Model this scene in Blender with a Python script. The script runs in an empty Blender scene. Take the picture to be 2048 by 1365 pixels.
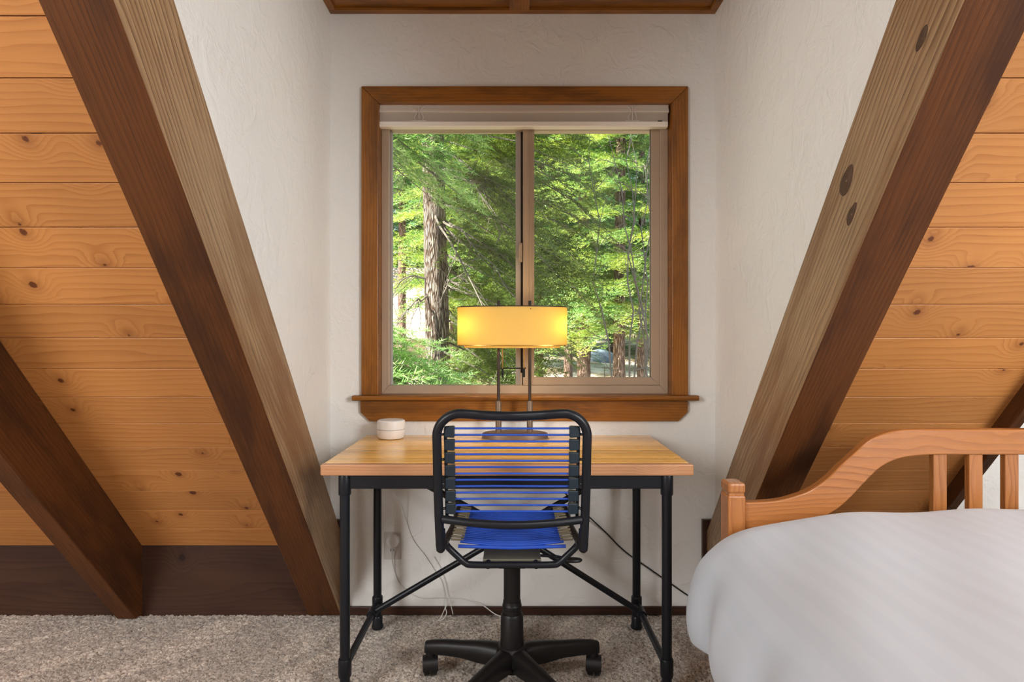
import bpy, math, random
import numpy as np
from mathutils import Vector, Matrix

# ------------------------------------------------------------------ camera, world, lights
S = bpy.context.scene
COL = S.collection
F = 1200.0                       # focal length in pixels of the 2048 px wide frame
H = 1.18                         # camera height
cam = bpy.data.cameras.new('camera'); cam.sensor_width = 36; cam.lens = F / 2048 * 36
cam.clip_start = 0.05; cam.clip_end = 400
camo = bpy.data.objects.new('camera', cam); COL.objects.link(camo)
camo.location = (0, 0, H); camo.rotation_euler = (math.pi / 2, 0, 0)
S.camera = camo

w = bpy.data.worlds.new('sky'); S.world = w; w.use_nodes = True
bg = w.node_tree.nodes['Background']
bg.inputs[0].default_value = (0.62, 0.80, 1.0, 1); bg.inputs[1].default_value = 0.9

def light(name, kind, loc, direction, energy, color, **kw):
    l = bpy.data.lights.new(name, kind); l.energy = energy; l.color = color
    for k, v in kw.items(): setattr(l, k, v)
    o = bpy.data.objects.new(name, l); COL.objects.link(o); o.location = loc
    if direction is not None:
        o.rotation_euler = Vector(direction).to_track_quat('-Z', 'Y').to_euler()
    return o
light('sun', 'SUN', (-20, -5, 20), (0.72, 0.30, -0.66), 14.0, (1.0, 0.94, 0.82), angle=0.01)
# added fill lights out of view, by the gables and under the ridge
light('left_gable_fill_light', 'AREA', (-2.75, -1.35, 2.0), (0.62, 1.0, -0.10), 78, (0.95, 0.98, 1.0), shape='RECTANGLE', size=1.1, size_y=1.6)
light('right_gable_fill_light', 'AREA', (2.85, -1.35, 2.0), (-0.66, 1.0, -0.10), 108, (0.95, 0.98, 1.0), shape='RECTANGLE', size=1.1, size_y=1.6)
light('ridge_fill_light', 'AREA', (0.7, -0.6, 3.75), (0.05, 0.25, -1.0), 26, (0.98, 0.98, 1.0), shape='DISK', size=0.7)
S.view_settings.view_transform = 'Standard'; S.view_settings.look = 'None'
S.view_settings.gamma = 1; S.view_settings.exposure = 0.38
S.view_settings.use_curve_mapping = False
S.cycles.max_bounces = 10; S.cycles.diffuse_bounces = 5; S.cycles.glossy_bounces = 4
S.cycles.transmission_bounces = 6; S.cycles.transparent_max_bounces = 12
S.cycles.sample_clamp_indirect = 6; S.cycles.use_denoising = True
S.cycles.caustics_reflective = False; S.cycles.caustics_refractive = False

def PX(px, D): return (px - 1024) / F * D
def PZ(py, D): return H - (py - 682.5) / F * D

# ------------------------------------------------------------------ node helpers
class NT:
    def __init__(s, name):
        s.m = bpy.data.materials.new(name); s.m.use_nodes = True
        s.t = s.m.node_tree; s.t.nodes.clear()
        s.out = s.t.nodes.new('ShaderNodeOutputMaterial')
    def n(s, typ, props=None, **ins):
        nd = s.t.nodes.new('ShaderNode' + typ)
        for k, v in (props or {}).items(): setattr(nd, k, v)
        for k, v in ins.items():
            sock = nd.inputs[int(k[1:])] if k[0] == 'i' and k[1:].isdigit() else nd.inputs[k.replace('_', ' ')]
            s.set(sock, v)
        return nd
    def set(s, sock, v):
        if isinstance(v, bpy.types.NodeSocket): s.t.links.new(v, sock)
        elif isinstance(v, bpy.types.Node): s.t.links.new(v.outputs[0], sock)
        else:
            if sock.type == 'RGBA' and not isinstance(v, float) and len(v) == 3: v = (*v, 1)
            sock.default_value = v
    def math(s, op, a, b=0.0, c=0.0, clamp=False):
        return s.n('Math', {'operation': op, 'use_clamp': clamp}, i0=a, i1=b, i2=c).outputs[0]
    def smooth(s, v, a, b, lo=0.0, hi=1.0):
        return s.n('MapRange', {'interpolation_type': 'SMOOTHSTEP'}, i0=v, i1=a, i2=b, i3=lo, i4=hi).outputs[0]
    def mix(s, f, a, b, mode='MIX'):
        nd = s.n('Mix', {'data_type': 'RGBA', 'blend_type': mode})
        s.set(nd.inputs[0], f); s.set(nd.inputs[6], a); s.set(nd.inputs[7], b)
        return nd.outputs[2]
    def comb(s, x, y, z=0.0): return s.n('CombineXYZ', i0=x, i1=y, i2=z).outputs[0]
    def noise(s, vec, scale, detail=2.0, rough=0.5, dist=0.0):
        return s.n('TexNoise', Vector=vec, Scale=scale, Detail=detail, Roughness=rough, Distortion=dist).outputs[0]
    def done(s, bsdf): s.t.links.new(bsdf.outputs[0], s.out.inputs[0]); return s.m

def plain(name, col, rough=0.5, metal=0.0, spec=0.5, coat=0.0, bump=None, var=0.0):
    t = NT(name)
    oc = t.n('TexCoord').outputs['Object']
    c = col
    if var:
        c = t.mix(t.noise(oc, 18.0, 3.0), tuple(k * (1 - var) for k in col), tuple(min(1, k * (1 + var)) for k in col))
    b = t.n('BsdfPrincipled', Base_Color=c, Roughness=rough, Metallic=metal)
    b.inputs['Specular IOR Level'].default_value = spec
    b.inputs['Coat Weight'].default_value = coat
    if bump:
        bn = t.n('Bump', Strength=bump[1], Distance=bump[2], Height=t.noise(oc, bump[0], 3.0))
        t.t.links.new(bn.outputs[0], b.inputs['Normal'])
    return t.done(b)

def wood(name, light_c, dark_c, knot_c, ring=55.0, wamp=5.0, grain=0.55, fibre=0.35, knots=0.3, kscale=4.0, krad=0.012,
         rough=0.4, bump=0.35, tint=0.15, stain=None, stain_amt=0.0, stain_scale=(1.2, 6.0), coat=0.0, sat=0.0, warpu=0.8, spec=0.5):
    t = NT(name)
    uv = t.n('UVMap', {'uv_map': 'UVMap'}).outputs[0]
    rnd = t.n('Attribute', {'attribute_name': 'rnd'}).outputs['Fac']
    sp = t.n('SeparateXYZ', i0=uv)
    U = t.math('MULTIPLY_ADD', rnd, 37.3, sp.outputs[0]); V = t.math('MULTIPLY_ADD', rnd, 17.7, sp.outputs[1])
    warp = t.noise(t.comb(t.math('MULTIPLY', U, warpu), t.math('MULTIPLY', V, 5.0)), 1.0, 3.0, 0.45)
    warp = t.math('SUBTRACT', warp, 0.5)
    vo = t.n('TexVoronoi', {'voronoi_dimensions': '2D'}, Vector=t.comb(U, V), Scale=kscale, Randomness=1.0)
    cs = t.n('SeparateColor', i0=vo.outputs['Color'])
    d = t.math('DIVIDE', vo.outputs['Distance'], kscale)
    pres = t.math('LESS_THAN', cs.outputs[0], knots)
    rad = t.math('MULTIPLY_ADD', cs.outputs[1], krad, krad * 0.35)
    infl = t.math('MULTIPLY', t.smooth(d, 0.0, 0.085, 1.0, 0.0), pres)
    ph = t.math('MULTIPLY_ADD', V, ring, t.math('MULTIPLY', warp, wamp))
    ph = t.math('MULTIPLY_ADD', infl, 3.2, ph)
    ph = t.math('MULTIPLY_ADD', t.noise(t.comb(t.math('MULTIPLY', U, 3.0), t.math('MULTIPLY', V, 40.0)), 1.0, 2.0), 0.8, ph)
    g = t.math('FRACT', ph)
    g = t.math('POWER', g, 2.2)
    g = t.math('MULTIPLY', g, t.smooth(t.math('FRACT', ph), 0.93, 1.0, 1.0, 0.0))
    fb = t.noise(t.comb(t.math('MULTIPLY', U, 9.0), t.math('MULTIPLY', V, 420.0)), 1.0, 3.0, 0.6)
    fb = t.smooth(fb, 0.3, 0.75)
    slow = t.noise(t.comb(t.math('MULTIPLY', U, 2.2), t.math('MULTIPLY', V, 7.0)), 1.0, 2.0)
    f = t.math('MULTIPLY', g, t.math('MULTIPLY_ADD', slow, grain * 1.6, 0.0))
    f = t.math('MULTIPLY_ADD', fb, fibre * 0.5, f, clamp=True)
    col = t.mix(f, light_c, dark_c)
    if stain:
        st = t.noise(t.comb(t.math('MULTIPLY', U, stain_scale[0]), t.math('MULTIPLY', V, stain_scale[1])), 1.0, 4.0, 0.6)
        st = t.math('MULTIPLY', t.smooth(st, 0.42, 0.66), stain_amt)
        col = t.mix(st, col, stain)
    halo = t.math('MULTIPLY', t.smooth(d, 0.0, 0.045, 0.45, 0.0), pres)
    col = t.mix(halo, col, tuple(0.5 * (a + b) for a, b in zip(dark_c, knot_c)))
    kd = t.math('MULTIPLY_ADD', t.noise(t.comb(U, V), 140.0, 2.0), 0.008, d)
    core = t.math('MULTIPLY', t.smooth(t.math('SUBTRACT', kd, rad), 0.0, 0.005, 0.92, 0.0), pres)
    col = t.mix(core, col, knot_c)
    tv = t.math('MULTIPLY_ADD', t.math('FRACT', t.math('MULTIPLY', rnd, 91.7)), 2 * tint, 1.0 - tint)
    hs = t.n('HueSaturation', Value=tv, Color=col, Saturation=1.0 + sat)
    b = t.n('BsdfPrincipled', Base_Color=hs.outputs[0], Roughness=t.math('MULTIPLY_ADD', fb, 0.12, rough - 0.04))
    b.inputs['Coat Weight'].default_value = coat; b.inputs['Coat Roughness'].default_value = 0.18
    b.inputs['Specular IOR Level'].default_value = spec
    hgt = t.math('ADD', t.math('MULTIPLY', f, -1.0), t.math('MULTIPLY', core, -0.8))
    bn = t.n('Bump', Strength=bump, Distance=0.0012, Height=hgt)
    t.t.links.new(bn.outputs[0], b.inputs['Normal'])
    return t.done(b)

def plaster(name, col):
    t = NT(name); oc = t.n('TexCoord').outputs['Object']
    a = t.noise(oc, 9.0, 4.0, 0.6, 0.8); b_ = t.noise(oc, 45.0, 4.0, 0.65, 0.5)
    sk = t.smooth(a, 0.46, 0.60)
    h = t.math('MULTIPLY_ADD', sk, 0.45, t.math('MULTIPLY', t.math('MULTIPLY', b_, t.smooth(a, 0.35, 0.6, 0.35, 1.0)), 0.9))
    c = t.mix(t.noise(oc, 3.0, 3.0), tuple(k * 0.97 for k in col), col)
    b = t.n('BsdfPrincipled', Base_Color=c, Roughness=0.55)
    b.inputs['Specular IOR Level'].default_value = 0.35
    bn = t.n('Bump', Strength=0.55, Distance=0.004, Height=h)
    t.t.links.new(bn.outputs[0], b.inputs['Normal'])
    return t.done(b)

def carpet_mat():
    t = NT('carpet'); oc = t.n('TexCoord').outputs['Object']
    v = t.n('TexVoronoi', Vector=oc, Scale=190.0); cs = t.n('SeparateColor', i0=v.outputs['Color'])
    n1 = t.noise(oc, 95.0, 3.0, 0.7)
    k = t.math('MULTIPLY_ADD', cs.outputs[0], 0.55, t.math('MULTIPLY', n1, 0.6))
    cr = t.n('ValToRGB', Fac=k)
    e = cr.color_ramp.elements
    e[0].position = 0.22; e[0].color = (0.10, 0.07, 0.05, 1)
    e[1].position = 0.80; e[1].color = (0.60, 0.53, 0.45, 1)
    m = e.new(0.40); m.color = (0.30, 0.25, 0.20, 1)
    # vacuum tracks: brushed lanes of the pile
    sp = t.n('SeparateXYZ', i0=oc)
    ln = t.math('ADD', t.math('MULTIPLY', sp.outputs[0], 2.6), t.math('MULTIPLY', sp.outputs[1], -2.2))
    tr = t.noise(t.comb(ln, t.math('MULTIPLY', t.math('ADD', sp.outputs[0], sp.outputs[1]), 0.5)), 2.2, 1.0)
    c = t.mix(t.smooth(tr, 0.5, 0.56), cr.outputs[0], t.mix(1.0, cr.outputs[0], (1.28, 1.28, 1.28), 'MULTIPLY'))
    b = t.n('BsdfPrincipled', Base_Color=c, Roughness=0.95)
    b.inputs['Specular IOR Level'].default_value = 0.1
    b.inputs['Sheen Weight'].default_value = 0.3
    bn = t.n('Bump', Strength=0.8, Distance=0.006, Height=t.noise(oc, 150.0, 3.0, 0.7))
    t.t.links.new(bn.outputs[0], b.inputs['Normal'])
    return t.done(b)

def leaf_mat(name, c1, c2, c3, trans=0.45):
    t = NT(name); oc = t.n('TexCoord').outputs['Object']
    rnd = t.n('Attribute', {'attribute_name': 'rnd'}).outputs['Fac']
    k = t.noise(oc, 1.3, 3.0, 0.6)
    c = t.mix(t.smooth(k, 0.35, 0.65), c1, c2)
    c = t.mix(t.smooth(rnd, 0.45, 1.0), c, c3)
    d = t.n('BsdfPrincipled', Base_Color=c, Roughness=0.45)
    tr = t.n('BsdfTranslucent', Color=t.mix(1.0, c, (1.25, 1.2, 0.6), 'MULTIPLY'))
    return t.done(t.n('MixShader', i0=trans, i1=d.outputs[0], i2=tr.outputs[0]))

def bark_mat(name, c1, c2, sc=1.0):
    t = NT(name); oc = t.n('TexCoord').outputs['Object']
    sp = t.n('SeparateXYZ', i0=oc)
    v = t.comb(t.math('MULTIPLY', sp.outputs[0], 64 * sc), t.math('MULTIPLY', sp.outputs[1], 64 * sc), t.math('MULTIPLY', sp.outputs[2], 6.5 * sc))
    vo = t.n('TexVoronoi', {'feature': 'DISTANCE_TO_EDGE'}, Vector=t.n('VectorMath', {'operation': 'ADD'}, i0=v, i1=t.n('TexNoise', Vector=v, Scale=0.8).outputs['Color']).outputs[0], Scale=1.0)
    k = t.smooth(vo.outputs[0], 0.0, 0.25)
    c = t.mix(k, c2, c1)
    c = t.mix(t.smooth(t.noise(oc, 2.2, 3.0), 0.5, 0.7, 0.0, 0.5), c, tuple(min(1, x * 1.35) for x in c1))
    b = t.n('BsdfPrincipled', Base_Color=c, Roughness=0.9)
    bn = t.n('Bump', Strength=1.0, Distance=0.03, Height=k)
    t.t.links.new(bn.outputs[0], b.inputs['Normal'])
    return t.done(b)

M = {}
M['deck'] = wood('pine_boards', (0.55, 0.235, 0.068), (0.32, 0.10, 0.02), (0.10, 0.025, 0.008), ring=42, wamp=7, grain=0.55, fibre=0.3, knots=0.5,
                 kscale=5.2, krad=0.011, rough=0.36, bump=0.25, tint=0.12, spec=0.45)
M['beam'] = wood('stained_beam', (0.125, 0.041, 0.010), (0.038, 0.012, 0.004), (0.03, 0.012, 0.006), ring=75, wamp=6, grain=0.55, fibre=0.8, knots=0.10,
                 kscale=2.2, krad=0.02, rough=0.5, bump=0.8, tint=0.05, stain=(0.035, 0.013, 0.006), stain_amt=0.75, stain_scale=(1.6, 7.0), warpu=0.6, spec=0.22)
M['beam_lit_face'] = wood('worn_lit_beam_side', (0.44, 0.28, 0.145), (0.15, 0.075, 0.032), (0.05, 0.03, 0.02), ring=60, wamp=9, grain=0.9, fibre=1.0, knots=0.22,
                 kscale=2.0, krad=0.025, rough=0.40, bump=1.0, tint=0.05, stain=(0.20, 0.085, 0.028), stain_amt=0.9, stain_scale=(1.1, 7.0), warpu=0.9, spec=0.6)  # paler than the beam: window glare put into the colour, over weathered streaks
M['knee'] = wood('dark_board', (0.058, 0.027, 0.016), (0.026, 0.012, 0.008), (0.02, 0.01, 0.008), ring=30, wamp=9, grain=0.6, fibre=0.5, knots=0.2,
                 kscale=2.5, krad=0.012, rough=0.38, bump=0.4, tint=0.1, stain=(0.035, 0.016, 0.012), stain_amt=0.6, spec=0.25)
M['trim'] = wood('window_trim_wood', (0.32, 0.118, 0.016), (0.12, 0.038, 0.005), (0.07, 0.02, 0.008), ring=80, wamp=5, grain=0.6, fibre=0.6, knots=0.08,
                 kscale=3.5, krad=0.008, rough=0.34, bump=0.3, tint=0.08, stain=(0.10, 0.036, 0.008), stain_amt=0.7, stain_scale=(2.5, 9.0), coat=0.1, spec=0.35)
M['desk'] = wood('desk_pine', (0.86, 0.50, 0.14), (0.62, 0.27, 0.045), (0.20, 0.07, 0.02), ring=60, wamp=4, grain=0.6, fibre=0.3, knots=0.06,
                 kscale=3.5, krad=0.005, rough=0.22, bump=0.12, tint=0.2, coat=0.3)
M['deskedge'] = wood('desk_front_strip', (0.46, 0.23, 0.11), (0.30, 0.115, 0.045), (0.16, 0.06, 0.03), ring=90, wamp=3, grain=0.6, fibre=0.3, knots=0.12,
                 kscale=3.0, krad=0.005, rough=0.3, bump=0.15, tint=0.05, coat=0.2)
M['bed'] = wood('bed_oak', (0.38, 0.145, 0.04), (0.19, 0.058, 0.013), (0.2, 0.07, 0.02), ring=55, wamp=9, grain=0.7, fibre=0.4, knots=0.0,
                 rough=0.28, bump=0.2, tint=0.06, coat=0.4, warpu=1.6)
M['wall'] = plaster('white_plaster', (0.80, 0.785, 0.75))
M['carpet'] = carpet_mat()
M['vinyl'] = plain('tan_vinyl', (0.42, 0.315, 0.225), 0.42)
M['blind'] = plain('cream_blind', (0.72, 0.64, 0.55), 0.45)
M['blindr'] = plain('cream_bottom_rail', (0.86, 0.80, 0.71), 0.45)
M['clear'] = plain('clear_clip', (0.7, 0.65, 0.62), 0.15)
M['black'] = plain('black_metal', (0.008, 0.009, 0.012), 0.34, 0.0, 0.3, bump=(400.0, 0.08, 0.0005))
M['blackp'] = plain('black_plastic', (0.009, 0.008, 0.008), 0.42, 0.0, 0.28, bump=(600.0, 0.15, 0.0005))
M['navyp'] = plain('dark_clip_plastic', (0.008, 0.016, 0.024), 0.35, 0.0, 0.35)
M['cord'] = plain('blue_cord', (0.006, 0.052, 0.36), 0.6, var=0.15)
M['cordend'] = plain('tan_cord_end', (0.16, 0.13, 0.08), 0.6, var=0.3)
M['bronze'] = plain('dark_bronze', (0.045, 0.03, 0.021), 0.4, 0.3, 0.35)
M['bronze2'] = plain('brown_bronze', (0.15, 0.10, 0.065), 0.42, 0.3, 0.4)
M['slat'] = plain('cream_slats', (0.50, 0.43, 0.36), 0.5)
M['chain'] = plain('brass_chain', (0.62, 0.38, 0.10), 0.3, 0.9)
M['white'] = plain('white_plastic', (0.80, 0.79, 0.78), 0.35)
M['plate'] = plain('ivory_plate', (0.60, 0.57, 0.53), 0.4)
M['dark'] = plain('dark_hole', (0.03, 0.025, 0.02), 0.6)
M['whitecord'] = plain('white_cable', (0.66, 0.64, 0.61), 0.4)
M['blackcord'] = plain('black_cable', (0.015, 0.013, 0.012), 0.45)
M['mech'] = plain('olive_steel', (0.15, 0.14, 0.10), 0.5, 0.3)
M['gray'] = plain('grey_vinyl', (0.40, 0.36, 0.33), 0.4)
M['foot'] = plain('grey_lamp_felt', (0.35, 0.28, 0.22), 0.5, 0.4)

t = NT('shade_fabric')
d = t.n('BsdfDiffuse', Color=(0.84, 0.68, 0.30)); tr = t.n('BsdfTranslucent', Color=(0.92, 0.74, 0.31))
M['shade'] = t.done(t.n('MixShader', i0=0.62, i1=d.outputs[0], i2=tr.outputs[0]))
t = NT('lit_bulb'); M['bulb'] = t.done(t.n('Emission', Color=(1.0, 0.82, 0.5), Strength=30.0))
t = NT('window_glass')
g_ = t.n('BsdfGlossy', Color=(1, 1, 1), Roughness=0.0); tp = t.n('BsdfTransparent', Color=(0.97, 0.985, 0.97))
fr = t.n('Fresnel', IOR=1.35)
M['glass'] = t.done(t.n('MixShader', i0=t.math('MULTIPLY', fr.outputs[0], 0.8), i1=tp.outputs[0], i2=g_.outputs[0]))
t = NT('duvet_cotton'); oc = t.n('TexCoord').outputs['Object']
sp = t.n('SeparateXYZ', i0=oc)
strx = t.n('TexWave', {'wave_type': 'BANDS', 'bands_direction': 'X'}, Vector=oc, Scale=6.0, Distortion=0.4, Detail=1.0).outputs[1]
b = t.n('BsdfPrincipled', Base_Color=t.mix(t.smooth(strx, 0.4, 0.6, 0.0, 1.0), (0.49, 0.53, 0.585), (0.505, 0.545, 0.60)), Roughness=0.75)
b.inputs['Sheen Weight'].default_value = 0.2; b.inputs['Specular IOR Level'].default_value = 0.2
wr = t.noise(t.n('Mapping', Vector=oc, Rotation=(0, 0, 0.12), Scale=(7.0, 1.6, 3.0)).outputs[0], 1.2, 3.0, 0.5)
t.t.links.new(t.n('Bump', Strength=0.22, Distance=0.02, Height=wr).outputs[0], b.inputs['Normal'])
M['duvet'] = t.done(b)
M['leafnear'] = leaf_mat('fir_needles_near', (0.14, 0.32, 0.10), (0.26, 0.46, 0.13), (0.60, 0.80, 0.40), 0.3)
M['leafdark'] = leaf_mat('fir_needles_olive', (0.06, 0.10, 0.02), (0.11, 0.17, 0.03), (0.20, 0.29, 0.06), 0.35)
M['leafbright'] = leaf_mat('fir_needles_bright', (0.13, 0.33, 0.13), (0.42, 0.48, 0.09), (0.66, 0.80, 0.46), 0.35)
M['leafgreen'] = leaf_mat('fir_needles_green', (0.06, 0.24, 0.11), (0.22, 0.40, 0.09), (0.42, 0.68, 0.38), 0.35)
M['bark'] = bark_mat('grey_brown_bark', (0.50, 0.42, 0.36), (0.10, 0.05, 0.03))
M['redbark'] = bark_mat('red_brown_bark', (0.50, 0.34, 0.28), (0.13, 0.06, 0.04), 0.6)
M['twig'] = plain('grey_twig', (0.22, 0.19, 0.165), 0.8, var=0.3)
M['shingle'] = plain('pale_pink_shingle', (0.60, 0.45, 0.41), 0.8, var=0.08)
M['siding'] = plain('pale_siding', (0.62, 0.50, 0.42), 0.8, var=0.1)
t = NT('forest_floor'); oc = t.n('TexCoord').outputs['Object']
k = t.noise(oc, 0.55, 5.0, 0.65); k2 = t.noise(oc, 9.0, 3.0, 0.7)
c = t.mix(t.smooth(k, 0.42, 0.6), (0.30, 0.21, 0.13), (0.80, 0.66, 0.55))
c = t.mix(t.smooth(k2, 0.5, 0.7, 0.0, 0.6), c, (0.20, 0.24, 0.09))
M['ground'] = t.done(t.n('BsdfPrincipled', Base_Color=c, Roughness=0.95))
M['rock'] = plain('blue_grey_rock', (0.16, 0.20, 0.25), 0.8, var=0.3, bump=(8.0, 0.6, 0.05))

# ------------------------------------------------------------------ geometry helpers
RNG = random.Random(7)
class MB:
    """collects simple solids; obj() links them as one mesh object"""
    def __init__(s): s.v = []; s.f = []; s.r = []; s.g = []; s.cur = (RNG.random(), None)
    def grp(s, grain=None): s.cur = (RNG.random(), grain); return s
    def poly(s, vs, fs):
        o = len(s.v); s.v += [tuple(p) for p in vs]
        for f in fs: s.f.append([o + i for i in f]); s.r.append(s.cur[0]); s.g.append(s.cur[1])
        return s
    def box(s, x0, x1, y0, y1, z0, z1):
        return s.poly([(x0,y0,z0),(x1,y0,z0),(x1,y1,z0),(x0,y1,z0),(x0,y0,z1),(x1,y0,z1),(x1,y1,z1),(x0,y1,z1)],
                      [(0,3,2,1),(4,5,6,7),(0,1,5,4),(1,2,6,5),(2,3,7,6),(3,0,4,7)])
    def prism(s, pts, axis, a, b):
        """pts: outline in the two other axes (x: (y,z), y: (x,z), z: (x,y))"""
        n = len(pts)
        mk = {'x': lambda p, q: (q, p[0], p[1]), 'y': lambda p, q: (p[0], q, p[1]), 'z': lambda p, q: (p[0], p[1], q)}[axis]
        vs = [mk(p, a) for p in pts] + [mk(p, b) for p in pts]
        area = sum(pts[i][0] * pts[(i+1) % n][1] - pts[(i+1) % n][0] * pts[i][1] for i in range(n))
        fs = [tuple(range(n)), tuple(range(2*n-1, n-1, -1))] + [(i, i + n, (i+1) % n + n, (i+1) % n) for i in range(n)]
        flip = (area > 0) ^ (axis == 'y')
        flip = flip if b > a else not flip
        if flip: fs = [tuple(reversed(f)) for f in fs]
        return s.poly(vs, fs)
    def tube(s, pts, r, n=12, cap=True, closed=False, sq=None):
        pts = [Vector(p) for p in pts]; m = len(pts)
        rs = r if isinstance(r, (list, tuple)) else [r] * m
        tang = []
        for i in range(m):
            if closed: d = pts[(i+1) % m] - pts[i-1]
            else: d = pts[min(i+1, m-1)] - pts[max(i-1, 0)]
            tang.append(d.normalized())
        up = Vector((0, 0, 1)) if abs(tang[0].z) < 0.9 else Vector((0, 1, 0))
        nrm = (up - tang[0] * up.dot(tang[0])).normalized(); vs = []
        for i in range(m):
            if i:
                nrm = (nrm - tang[i] * nrm.dot(tang[i])).normalized()
            bi = tang[i].cross(nrm)
            for k in range(n):
                a = 2 * math.pi * k / n
                vs.append(pts[i] + (nrm * math.cos(a) + bi * math.sin(a) * (sq or 1)) * rs[i])
        fs = []
        for i in range(m if closed else m - 1):
            j = (i + 1) % m
            for k in range(n):
                l = (k + 1) % n
                fs.append((i*n + k, i*n + l, j*n + l, j*n + k))
        if cap and not closed: fs += [tuple(reversed(range(n))), tuple(range((m-1)*n, m*n))]
        return s.poly(vs, fs)
    def lathe(s, prof, c, n=32, sx=1.0, sy=1.0, capb=True, capt=True):
        vs = []
        for r, z in prof:
            for k in range(n):
                a = 2 * math.pi * k / n
                vs.append((c[0] + r * sx * math.cos(a), c[1] + r * sy * math.sin(a), c[2] + z))
        fs = []; m = len(prof)
        for i in range(m - 1):
            for k in range(n):
                l = (k + 1) % n; fs.append((i*n + k, i*n + l, (i+1)*n + l, (i+1)*n + k))
        if capb: fs.append(tuple(reversed(range(n))))
        if capt: fs.append(tuple(range((m-1)*n, m*n)))
        return s.poly(vs, fs)
    def obj(s, name, mat, parent=None, grain='x', bevel=0.0, smooth=35, seg=2):
        org = Vector((0, 0, 0)); p = parent
        while p is not None: org += Vector(p.location); p = p.parent
        me = bpy.data.meshes.new(name)
        me.from_pydata([tuple(Vector(v) - org) for v in s.v], [], s.f); me.update()
        uvl = me.uv_layers.new(name='UVMap')
        at = me.attributes.new('rnd', 'FLOAT', 'FACE')
        at.data.foreach_set('value', s.r)
        ax = {'x': Vector((1,0,0)), 'y': Vector((0,1,0)), 'z': Vector((0,0,1))}
        for fi, p_ in enumerate(me.polygons):
            g = s.g[fi] if s.g[fi] is not None else grain
            g = ax[g] if isinstance(g, str) else Vector(g).normalized()
            n = p_.normal
            if abs(n.dot(g)) > 0.8:
                a = Vector((0,0,1)) if abs(g.z) < 0.7 else Vector((1,0,0)); b_ = g.cross(a).normalized()
                uvs = [(Vector(s.v[v]).dot(b_) * 1.0, Vector(s.v[v]).dot(a)) for v in p_.vertices]
            else:
                vv = n.cross(g).normalized()
                uvs = [(Vector(s.v[v]).dot(g), Vector(s.v[v]).dot(vv)) for v in p_.vertices]
            for li, u in zip(p_.loop_indices, uvs): uvl.data[li].uv = u
        if smooth:
            me.polygons.foreach_set('use_smooth', [True] * len(me.polygons))
            me.set_sharp_from_angle(angle=math.radians(smooth))
        for m_ in (mat if isinstance(mat, (list, tuple)) else [mat]): me.materials.append(M[m_] if isinstance(m_, str) else m_)
        o = bpy.data.objects.new(name, me); COL.objects.link(o)
        if parent is not None: o.parent = parent
        if bevel:
            bm = o.modifiers.new('bevel', 'BEVEL'); bm.width = bevel; bm.segments = seg; bm.limit_method = 'ANGLE'; bm.angle_limit = math.radians(40)
        return o

def thing(name, label, cat, loc, group=None):
    o = bpy.data.objects.new(name, None); COL.objects.link(o); o.location = loc; o.empty_display_size = 0.1
    o['label'] = label; o['category'] = cat
    if group: o['group'] = group
    return o
def tag(o, label, cat, group=None, kind=None):
    o['label'] = label; o['category'] = cat
    if group: o['group'] = group
    if kind: o['kind'] = kind
    return o
def struct(o, label=None, cat=None):
    o['kind'] = 'structure'
    if label: o['label'] = label
    if cat: o['category'] = cat
    return o
def bez(pts, n=8):
    """Catmull-Rom through pts"""
    P = [Vector(p) for p in pts]; P = [P[0] * 2 - P[1]] + P + [P[-1] * 2 - P[-2]]; out = []
    for i in range(1, len(P) - 2):
        for k in range(n):
            u = k / n; a, b, c, d = P[i-1], P[i], P[i+1], P[i+2]
            out.append(0.5 * ((2*b) + (c - a)*u + (2*a - 5*b + 4*c - d)*u*u + (3*b - a - 3*c + d)*u**3))
    out.append(P[-2]); return out
def mesh_np(name, verts, faces, mat, parent=None, rnd=None, smooth=True):
    me = bpy.data.meshes.new(name)
    k = faces.shape[1]
    me.vertices.add(len(verts)); me.vertices.foreach_set('co', np.asarray(verts, dtype=np.float32).ravel())
    me.loops.add(faces.size); me.loops.foreach_set('vertex_index', faces.astype(np.int32).ravel())
    me.polygons.add(len(faces)); me.polygons.foreach_set('loop_start', np.arange(0, faces.size, k, dtype=np.int32))
    me.polygons.foreach_set('use_smooth', np.full(len(faces), smooth))
    me.update(calc_edges=True)
    if rnd is not None:
        at = me.attributes.new('rnd', 'FLOAT', 'FACE'); at.data.foreach_set('value', np.asarray(rnd, dtype=np.float32))
    me.materials.append(M[mat])
    o = bpy.data.objects.new(name, me); COL.objects.link(o)
    if parent is not None: o.parent = parent
    return o

# ------------------------------------------------------------------ room shell
DW = 2.592                       # distance of the window wall
CS, SN = 0.6305, 0.7762          # roof slope direction (towards the room, up)
KZ = 0.294
XL, XR = -0.784, 0.877           # dormer cheeks
GL, GR = -3.3, 3.7               # gable walls
def RP(s, o): return (DW - s * CS - o * SN, KZ + s * SN - o * CS)   # s up the slope, o towards the room
SR = 5.05                        # slope length to the ridge
ry = 2 * (DW - SR * CS) - DW     # foot of the rear slope

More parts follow.
